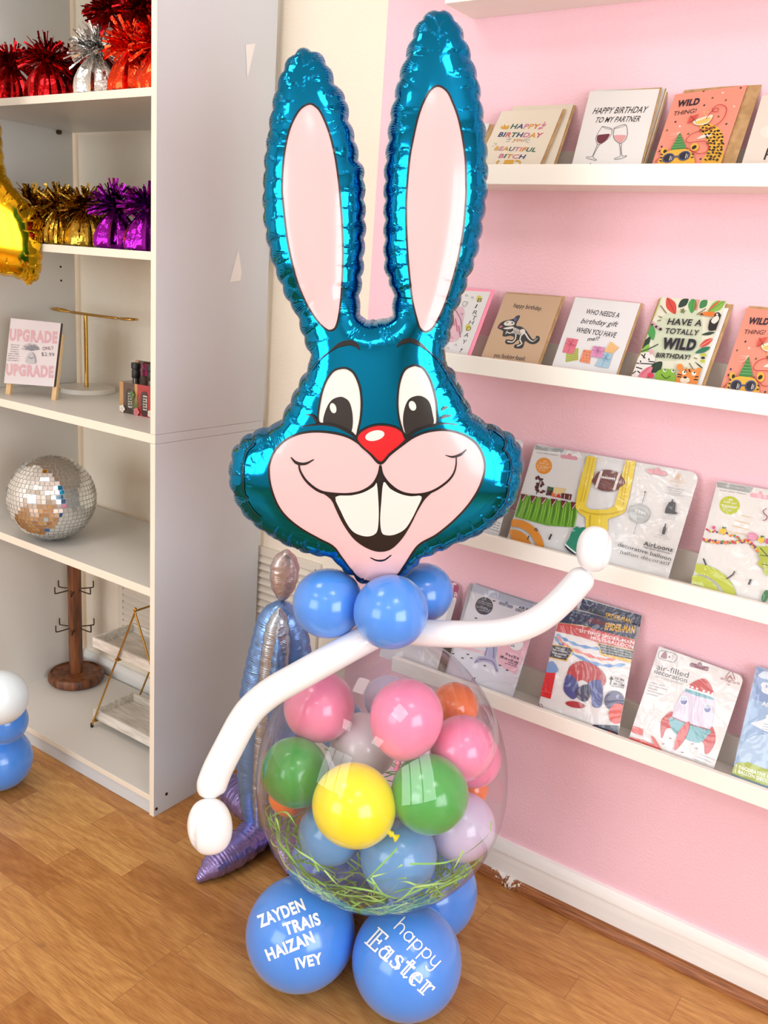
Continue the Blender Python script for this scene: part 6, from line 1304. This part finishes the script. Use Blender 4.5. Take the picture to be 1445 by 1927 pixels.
a.text('1 DECORATIVE BALLOON', (1125, 1282), (1640, 1450), 36, (248, 250, 236), .035); a.text('1 BALLON DÉCORATIF', (1118, 1325), (1570, 1480), 36, (248, 250, 236), .035); a.text('no helium required', (1110, 1365), (1400, 1460), 18, (220, 226, 170)); k.done('backing_card')
# ------------------------------------------------------------------ price sign, gift set and tray stand in the bookcase
zc = SH['C']
# tabletop easel sign
n_ = unit([.32, -1, .16]); s0 = np.array([-2.30, -.335, zc]); uxs = unit(np.cross([0, 0, 1.0], -np.array([n_[0], n_[1], 0])))
t = thing('price_sign', s0, 'small wooden easel sign lettered UPGRADE in pink', 'sign')
A2 = Art(s0, n_, uxs, step=.00012); A2.map = Z(0, 560, 4.8167)
loop = [A2.uv(p) for p in ((38, 775), (488, 808), (553, 233), (100, 186))]; bm = MB()
def pr(bm, loop, h0, h1, col, mat): n = len(loop); V = [s0+A2.ux*u+A2.uy*v+n_*h for h in (h1, h0) for u, v in loop]; bm.add(V, [tuple(range(n)), tuple(range(2*n-1, n-1, -1))]+[(i, n+i, n+(i+1) % n, (i+1) % n) for i in range(n)], mat, col)
pr(bm, loop, 0, .001, (242, 232, 234), 0); A2.base = .0012
PK = (232, 184, 192)
A2.text('UPGRADE', (88, 382), (522, 412), 106, PK, .06); A2.text('UPGRADE', (56, 696), (488, 722), 104, PK, .06); A2.text('ONLY', (388, 478), (492, 470), 34, (150, 112, 120), .02); A2.text('$2.99', (378, 528), (495, 534), 36, (90, 80, 86), -.005)
for i, l in enumerate(('All of our', 'balloon', 'bouquets', 'include a', 'basic weight,', 'BUT you can', 'upgrade to a', 'foil weight!')): A2.text(l, (108-i*4-(8 if len(l) > 9 else 0), 432+i*20), (176-i+(6 if len(l) > 9 else 0), 436+i*20), 12, (120, 112, 116))
for i in range(26):
    th = -PI*(.08+.84*i/25); r_ = 62+18*math.sin(i*3.1); A2.line(((292, 480), (292+r_*math.cos(th)*1.15, 482+r_*math.sin(th)*.95)), (.8, 1.6, 1), ((60, 60, 64), (150, 150, 156), (200, 200, 206))[i % 3])
A2.poly(((275, 505), (310, 505), (330, 570), (320, 596), (255, 592), (245, 570)), (206, 204, 208), 3); A2.line(((270, 540), (300, 555), (318, 540)), 1.2, (90, 90, 94))
bm.add(A2.bm.v, A2.bm.f); bm.c[-len(A2.bm.c):] = A2.bm.c; bm.build('sign_face', M['print'], t, smooth=0)
bm = MB(); pr(bm, loop, -.009, -.0002, None, 0); bm.build('board', mat('sign_board_edge', (70, 62, 58), .6), t, smooth=0)
for i, (x0, x1, y0) in enumerate(((30, 74, 778), (448, 490, 806))):
    q = [A2.uv(p) for p in ((x0-3, y0+112), (x1-6, y0+114), (x1+60, 330), (x0+60, 330))]; bm = MB(); q[0] = np.array([q[0][0], .0]); q[1] = np.array([q[1][0], .0]); pr(bm, q, -.019, -.0092, None, 0); bm.build('leg', M['pine'], t, smooth=0)
bm = MB(); m_ = (A2.uv((250, 300))+A2.uv((300, 300)))/2; topp = s0+A2.ux*m_[0]+A2.uy*m_[1]-n_*.02; foot_ = np.array([topp[0]-.02, topp[1]+.085, zc+.006]); bm.tube([topp, foot_], .006, 6); bm.build('rear_leg', M['pine'], t, smooth=0)
# gift set: two dark bottles in a printed carton
gx = np.array([-1.975, -.272, zc]); gu = unit([1, .09, 0]); gn = np.array([gu[1], -gu[0], 0])
t = thing('gift_set', gx, 'gift carton of two dark bottles with black caps beside the cabinet edge', 'gift set')
def gp(u, v, w): return gx+gu*u+np.array([0, 0, 1.0])*v+gn*(-w)
cw, chh, cd = .165, .085, .05; bm = MB(); T_ = lambda p: gp(*p)
BRN, REDC, TAN = (88, 62, 46), (190, 40, 44), (204, 150, 92)
bm.box(0, cw, 0, chh, 0, cd, 0, BRN, T=lambda p: gp(p[0], p[1], p[2]))
a = Art(gx, gn, gu, step=.0001, bm=bm); a.map = None
class UVArt(Art):
    def uv(s, p): return np.array([p[0], p[1]], float)
a = UVArt(gx, gn, gu, step=.00012, bm=bm)
def R4(u0, u1, v0, v1, c): a.poly(((u0, v0), (u1, v0), (u1, v1), (u0, v1)), c)
def uline(pts, w, c): a.line(pts, w/ (px_size(gx, 1)), c)
R4(0, .014, 0, chh, TAN); R4(.014, .056, 0, chh, (92, 66, 50)); R4(.056, .066, 0, chh, (214, 160, 90)); R4(.066, .118, 0, chh, REDC); R4(.118, cw, 0, chh, TAN)
for u, c in ((.036, (40, 26, 22)), (.092, (60, 20, 22))):
    a.poly([(u+.012*math.cos(t_), .035+(.022 if math.sin(t_) > 0 else -.022)+.012*math.sin(t_)) for t_ in np.linspace(0, 2*PI, 24, endpoint=False)], c)
    R4(u-.004, u+.011, .018, .058, (210, 204, 196)); 
    for j in range(5): R4(u-.003, u+.010-(j % 2)*.003, .022+j*.007, .026+j*.007, (90, 50, 44) if j % 2 else (50, 44, 42))
for i in range(9): th = PI*.5+(i-4)*.3; uline(((.060, .02), (.060+.03*math.cos(th), .02+.04*math.sin(th))), .0016, (96, 120, 60))
for u, v, c in ((.012, .012, (246, 240, 226)), (.066, .010, (232, 130, 140)), (.118, .012, (246, 240, 226)), (.050, .055, (90, 120, 60))):
    for j in range(5): th = j*2*PI/5; a.poly([(u+.006*math.cos(th)+.005*math.cos(q), v+.006*math.sin(th)+.005*math.sin(q)) for q in np.linspace(0, 2*PI, 8, endpoint=False)], c)
bm.build('carton', M['print_gloss'], t, smooth=0)
bm = MB(); bm.box(.012, cw, chh, .142, cd-.002, cd, 0, BRN, T=lambda p: gp(p[0], p[1], p[2])); a2 = UVArt(gp(0, 0, cd-.002), gn, gu, step=.00012, bm=bm)
a2.poly(((.012, chh), (.022, chh), (.022, .142), (.012, .142)), TAN)
for j in range(6): th = j*PI/3; a2.poly([(.042+.013*math.cos(th)+.008*math.cos(q)*abs(math.cos(th))+.004*math.cos(q), .118+.012*math.sin(th)+.007*math.sin(q)) for q in np.linspace(0, 2*PI, 8, endpoint=False)], (214, 60, 130))
bm.build('rear_panel', M['print_gloss'], t, smooth=0)
gl_ = mat('dark_bottle_glass', (38, 20, 16), .1, 0, .5)
for u in (.036, .092):
    b = MB(); c = gp(u, 0, cd/2); b.lathe([(0, chh), (.010, chh), (.0095, .096), (.0095, .099), (0, .099)], 20, c); o = b.build('bottle_neck', gl_, t)
    b = MB(); b.lathe([(0, .097), (.0112, .097), (.0118, .098), (.0118, .116), (.0105, .119), (.0105, .121), (.013, .123), (.013, .136), (.012, .138), (0, .138)], 24, c); b.build('cap', M['black'], o, smooth=40)
# brass A-frame tray stand
zE = SH['E']; yf = -.285
t = thing('tray_stand', (-1.95, -.2, zE), 'brass A-frame stand holding two whitewashed trays on the bottom shelf', 'tray stand')
def W_(x, y, Y): return ony(x, y, Y)
F1 = onz(173, 1366, zE+.004); ap = onplane(254, 1150, F1, (0, 1, 0)); dxx = ap[0]-F1[0]; F2 = np.array([ap[0]+dxx, F1[1], zE+.004])
dep = .17
for nm, yy in (('front_frame', 0), ('rear_frame', dep)):
    if F1[1]+yy > -.03: continue
    o_ = np.array([0, yy, 0]); b = MB(); b.tube(smooth_path([F1+o_+np.array([0, 0, .002]), F1*.5+ap*.5+o_, ap+o_-np.array([.004, 0, .012]), ap+o_+np.array([0, 0, .002]), ap+o_+np.array([.004, 0, -.012]), F2*.5+ap*.5+o_, F2+o_+np.array([0, 0, .002])], 6), .003, 10); b.build(nm, M['gold'], t)
    for f_ in (F1, F2): disc('foot_cap', f_+o_-np.array([0, 0, .0035]), (0, 0, 1), .0045, .013, M['black'], t)
b = MB(); b.tube([ap, ap+np.array([0, dep, 0])], .003, 10); b.build('ridge_bar', M['gold'], t)
b = MB()
for lv in (.30, .9):
    pass
def tray(zt, half, y0, y1, xc):
    b = MB(); h = .032; w = .008; x0, x1 = xc-half, xc+half
    b.box(x0, x1, y0, y0+w, zt, zt+h); b.box(x0, x1, y1-w, y1, zt, zt+h); b.box(x0, x0+w, y0+w, y1-w, zt, zt+h); b.box(x1-w, x1, y0+w, y1-w, zt, zt+h); b.box(x0+w, x1-w, y0+w, y1-w, zt, zt+.006)
    o = b.build('tray', M['whitewash'], t, smooth=0, bevel=.001); return o
for (x, y, xr) in ((177, 1211, 0), (178, 1345, 0)):
    P = onplane(x, y, (0, F1[1]+.012, 0), (0, 1, 0)); P[2] = max(P[2], zE+.02); half = abs(ap[0]-P[0]); tray(P[2]-.008, half, F1[1]+.006, F1[1]+dep-.006, ap[0])
    fr_ = (P[2]-.008-zE)/(ap[2]-zE); 
    for sgn in (-1, 1):
        cx_ = ap[0]+sgn*(1-fr_)*dxx*(1 if True else 0); b = MB(); b.box(cx_-.008, cx_+.008, F1[1]-.003, F1[1]+.012, P[2]-.012, P[2]-.0085); b.build('tray_clip', M['gold'], t, smooth=0)
# ------------------------------------------------------------------ lettering on the two front floor balloons
def wrap_text(host, C, R_, items, name='lettering', lift=.0008):
    """flat letters wrapped on the balloon; positions are photo points met by the near side of the sphere"""
    b = MB()
    def hit(x, y):
        d = ray(x, y); o_ = CAM-C; A = np.dot(d, d); B_ = np.dot(d, o_); Cc = np.dot(o_, o_)-R_*R_; q = B_*B_-A*Cc; t_ = (-B_-math.sqrt(max(q, 0)))/A; return CAM+d*t_
    for (v, f, A, B, h, sh) in items:
        x0, x1 = v[:, 0].min(), v[:, 0].max(); A = np.array(A, float); B = np.array(B, float); e = B-A; nn = np.array([e[1], -e[0]])/np.linalg.norm(e)*h
        P = []
        for x, y in v:
            q = A+e*((x-x0)/(x1-x0))+nn*y+e/np.linalg.norm(e)*sh*y*h; p = hit(*q); P.append(C+(p-C)*(1+lift/R_))
        b.add(P, f)
    o = b.build(name, mat('white_vinyl', (250, 250, 250), .45), host, smooth=0); return o
def ft_(s, bold=0, res=4): v, f = glyphs(s, bold, res); return np.stack([v[:, 0], v[:, 1]/CAPH], 1), f
Zn = Z(420, 1600, 2.89)
def TX(s, A, B, h, bold, sh=0): v, f = ft_(s, bold); return (v, f, Zn(A), Zn(B), h/2.89, sh)
o = wrap_text(oL, baseL, .1165, [TX('ZAYDEN', (203, 420), (450, 322), 62, .04), TX('TRAIS', (340, 462), (533, 400), 62, .04), TX('HAIZAN', (248, 600), (500, 497), 60, .04), TX('IVEY', (400, 645), (545, 612), 56, .04)]); o['label'] = 'white capital lettering of four names'
# 'happy' in thin single strokes, 'Easter' in outlined letters with serifs
def strokes_to_mesh(word, w):
    V, Fc, x = [], [], 0
    for ch in word:
        adv, sts = SF[ch]
        for st in sts:
            P = [np.array(p, float) for p in st]; P = sum([[p*(1-t)+q*t for t in np.linspace(0, 1, 7)[:-1]] for p, q in zip(P, P[1:])], [])+[P[-1]] if len(P) < 6 or len(st) == 10 else P; o_ = len(V); kk = len(P)
            for i in range(kk):
                t_ = P[min(i+1, kk-1)]-P[max(i-1, 0)]; t_ = t_/(np.linalg.norm(t_)+1e-9); n2 = np.array([-t_[1], t_[0]])*w/2; V += [P[i]+n2+[x, 0], P[i]-n2+[x, 0]]
            Fc += [(o_+2*i, o_+2*i+1, o_+2*i+3, o_+2*i+2) for i in range(kk-1)]
        x += adv+.12
    return np.array(V), Fc
def outline_letters(word, w=.085):
    """hollow serif letters: a double stem and single thin strokes"""
    def R_(x0, y0, x1, y1): return [(x0, y0), (x1, y0), (x1, y1), (x0, y1), (x0, y0)]
    LT = {'E': (.66, [R_(.08, 0, .26, 1), [(0, 1), (.6, 1), (.6, .82)], [(0, 0), (.62, 0), (.62, .18)], [(.26, .52), (.5, .52)], [(.5, .62), (.5, .42)]]),
          'a': (.6, [R_(.36, 0, .5, .62), _arc(.24, .24, .22, .25, 40, 330, 12), [(.08, .52), (.2, .66), (.36, .62)], [(.5, 0), (.58, .04)]]),
          's': (.5, [[(.42, .5), (.38, .64), (.2, .68), (.06, .56), (.12, .4), (.34, .28), (.4, .14), (.26, 0), (.06, .04), (.02, .18)], [(.16, .54), (.22, .44), (.44, .32), (.5, .16), (.4, .02)]]),
          't': (.46, [R_(.14, .06, .28, .92), [(0, .66), (.44, .66)], [(.0, .72), (.44, .72)], [(.28, .06), (.36, 0), (.46, .1)]]),
          'e': (.58, [_arc(.27, .33, .25, .34, 0, 310, 14), [(.02, .33), (.52, .33)], _arc(.27, .33, .13, .24, 100, 260, 8)]),
          'r': (.5, [R_(.1, 0, .24, .66), [(0, 0), (.34, 0)], [(0, .66), (.24, .66)], [(.24, .42), (.34, .62), (.5, .64), (.5, .5)]])}
    V, Fc, x = [], [], 0
    for ch in word:
        adv, sts = LT[ch]
        for st in sts:
            P = [np.array(p, float) for p in st]
            for p0, p1 in zip(P, P[1:]):
                t_ = (p1-p0)/(np.linalg.norm(p1-p0)+1e-9); n2 = np.array([-t_[1], t_[0]])*w/2; p0 = p0-t_*w/2.4; p1 = p1+t_*w/2.4; o_ = len(V); m = 3
                for i in range(m+1): q = p0+(p1-p0)*i/m; V += [q+n2+[x, 0], q-n2+[x, 0]]
                Fc += [(o_+2*i, o_+2*i+1, o_+2*i+3, o_+2*i+2) for i in range(m)]
        x += adv+.1
    return np.array(V), Fc
v, f = strokes_to_mesh('happy', .085); v2, f2 = outline_letters('Easter')
o = wrap_text(oR, baseR, .1143, [(v, f, Zn((925, 425)), Zn((1150, 640)), 84/2.89, 0), (v2, f2, Zn((770, 500)), Zn((1105, 800)), 108/2.89, 0)]); o['label'] = 'white lettering happy Easter'
# ------------------------------------------------------------------ daylight, added ceiling fill lights, exposure
for i, (x, y) in enumerate(((-1.7, -1.3), (.3, -1.3), (-1.7, -3.1), (.3, -3.1))):
    t = thing('ceiling_fill_light', (x, y, ZC), 'unseen square ceiling panel added as fill light above the shop floor', 'ceiling lamp', 'added ceiling fill lights')
    f_ = MB()
    for a in ((-.3, .3, -.3, -.28), (-.3, .3, .28, .3), (-.3, -.28, -.28, .28), (.28, .3, -.28, .28)): f_.box(x+a[0], x+a[1], y+a[2], y+a[3], ZC-.03, ZC-.001)
    f_.build('frame', M['base_white'], t, smooth=0)
    boxo('diffuser', x-.28, x+.28, y-.28, y+.28, ZC-.02, ZC-.003, em, t, 0)
def area(name, loc, rot, sx, sy, e, col=(1, 1, 1)):
    l = bpy.data.lights.new(name, 'AREA'); l.shape = 'RECTANGLE'; l.size = sx; l.size_y = sy; l.energy = e; l.color = col
    o = bpy.data.objects.new(name, l); COL.objects.link(o); o.location = loc; o.rotation_euler = rot; return o
# skylight coming in through the panes
area('daylight_side_window', (XR+.12, -2.1, 1.4), (0, PI/2, 0), 1.9, 2.2, 150, (.95, .98, 1))
area('daylight_front_window', (-1.7, YF-.12, 1.45), (-PI/2, 0, PI), 2.0, 1.9, 95, (.95, .98, 1))
w = bpy.data.worlds.new('world'); SC.world = w; w.use_nodes = True
bgn = w.node_tree.nodes['Background']; bgn.inputs['Color'].default_value = (.85, .92, 1, 1); bgn.inputs['Strength'].default_value = 1.2
SC.view_settings.view_transform = 'Standard'; SC.view_settings.look = 'None'; SC.view_settings.exposure = -0.48; SC.view_settings.gamma = 1; SC.view_settings.use_curve_mapping = False
SC.cycles.use_denoising = True; SC.cycles.max_bounces = 10; SC.cycles.transparent_max_bounces = 24; SC.cycles.sample_clamp_indirect = 6; SC.cycles.caustics_reflective = False; SC.cycles.caustics_refractive = False
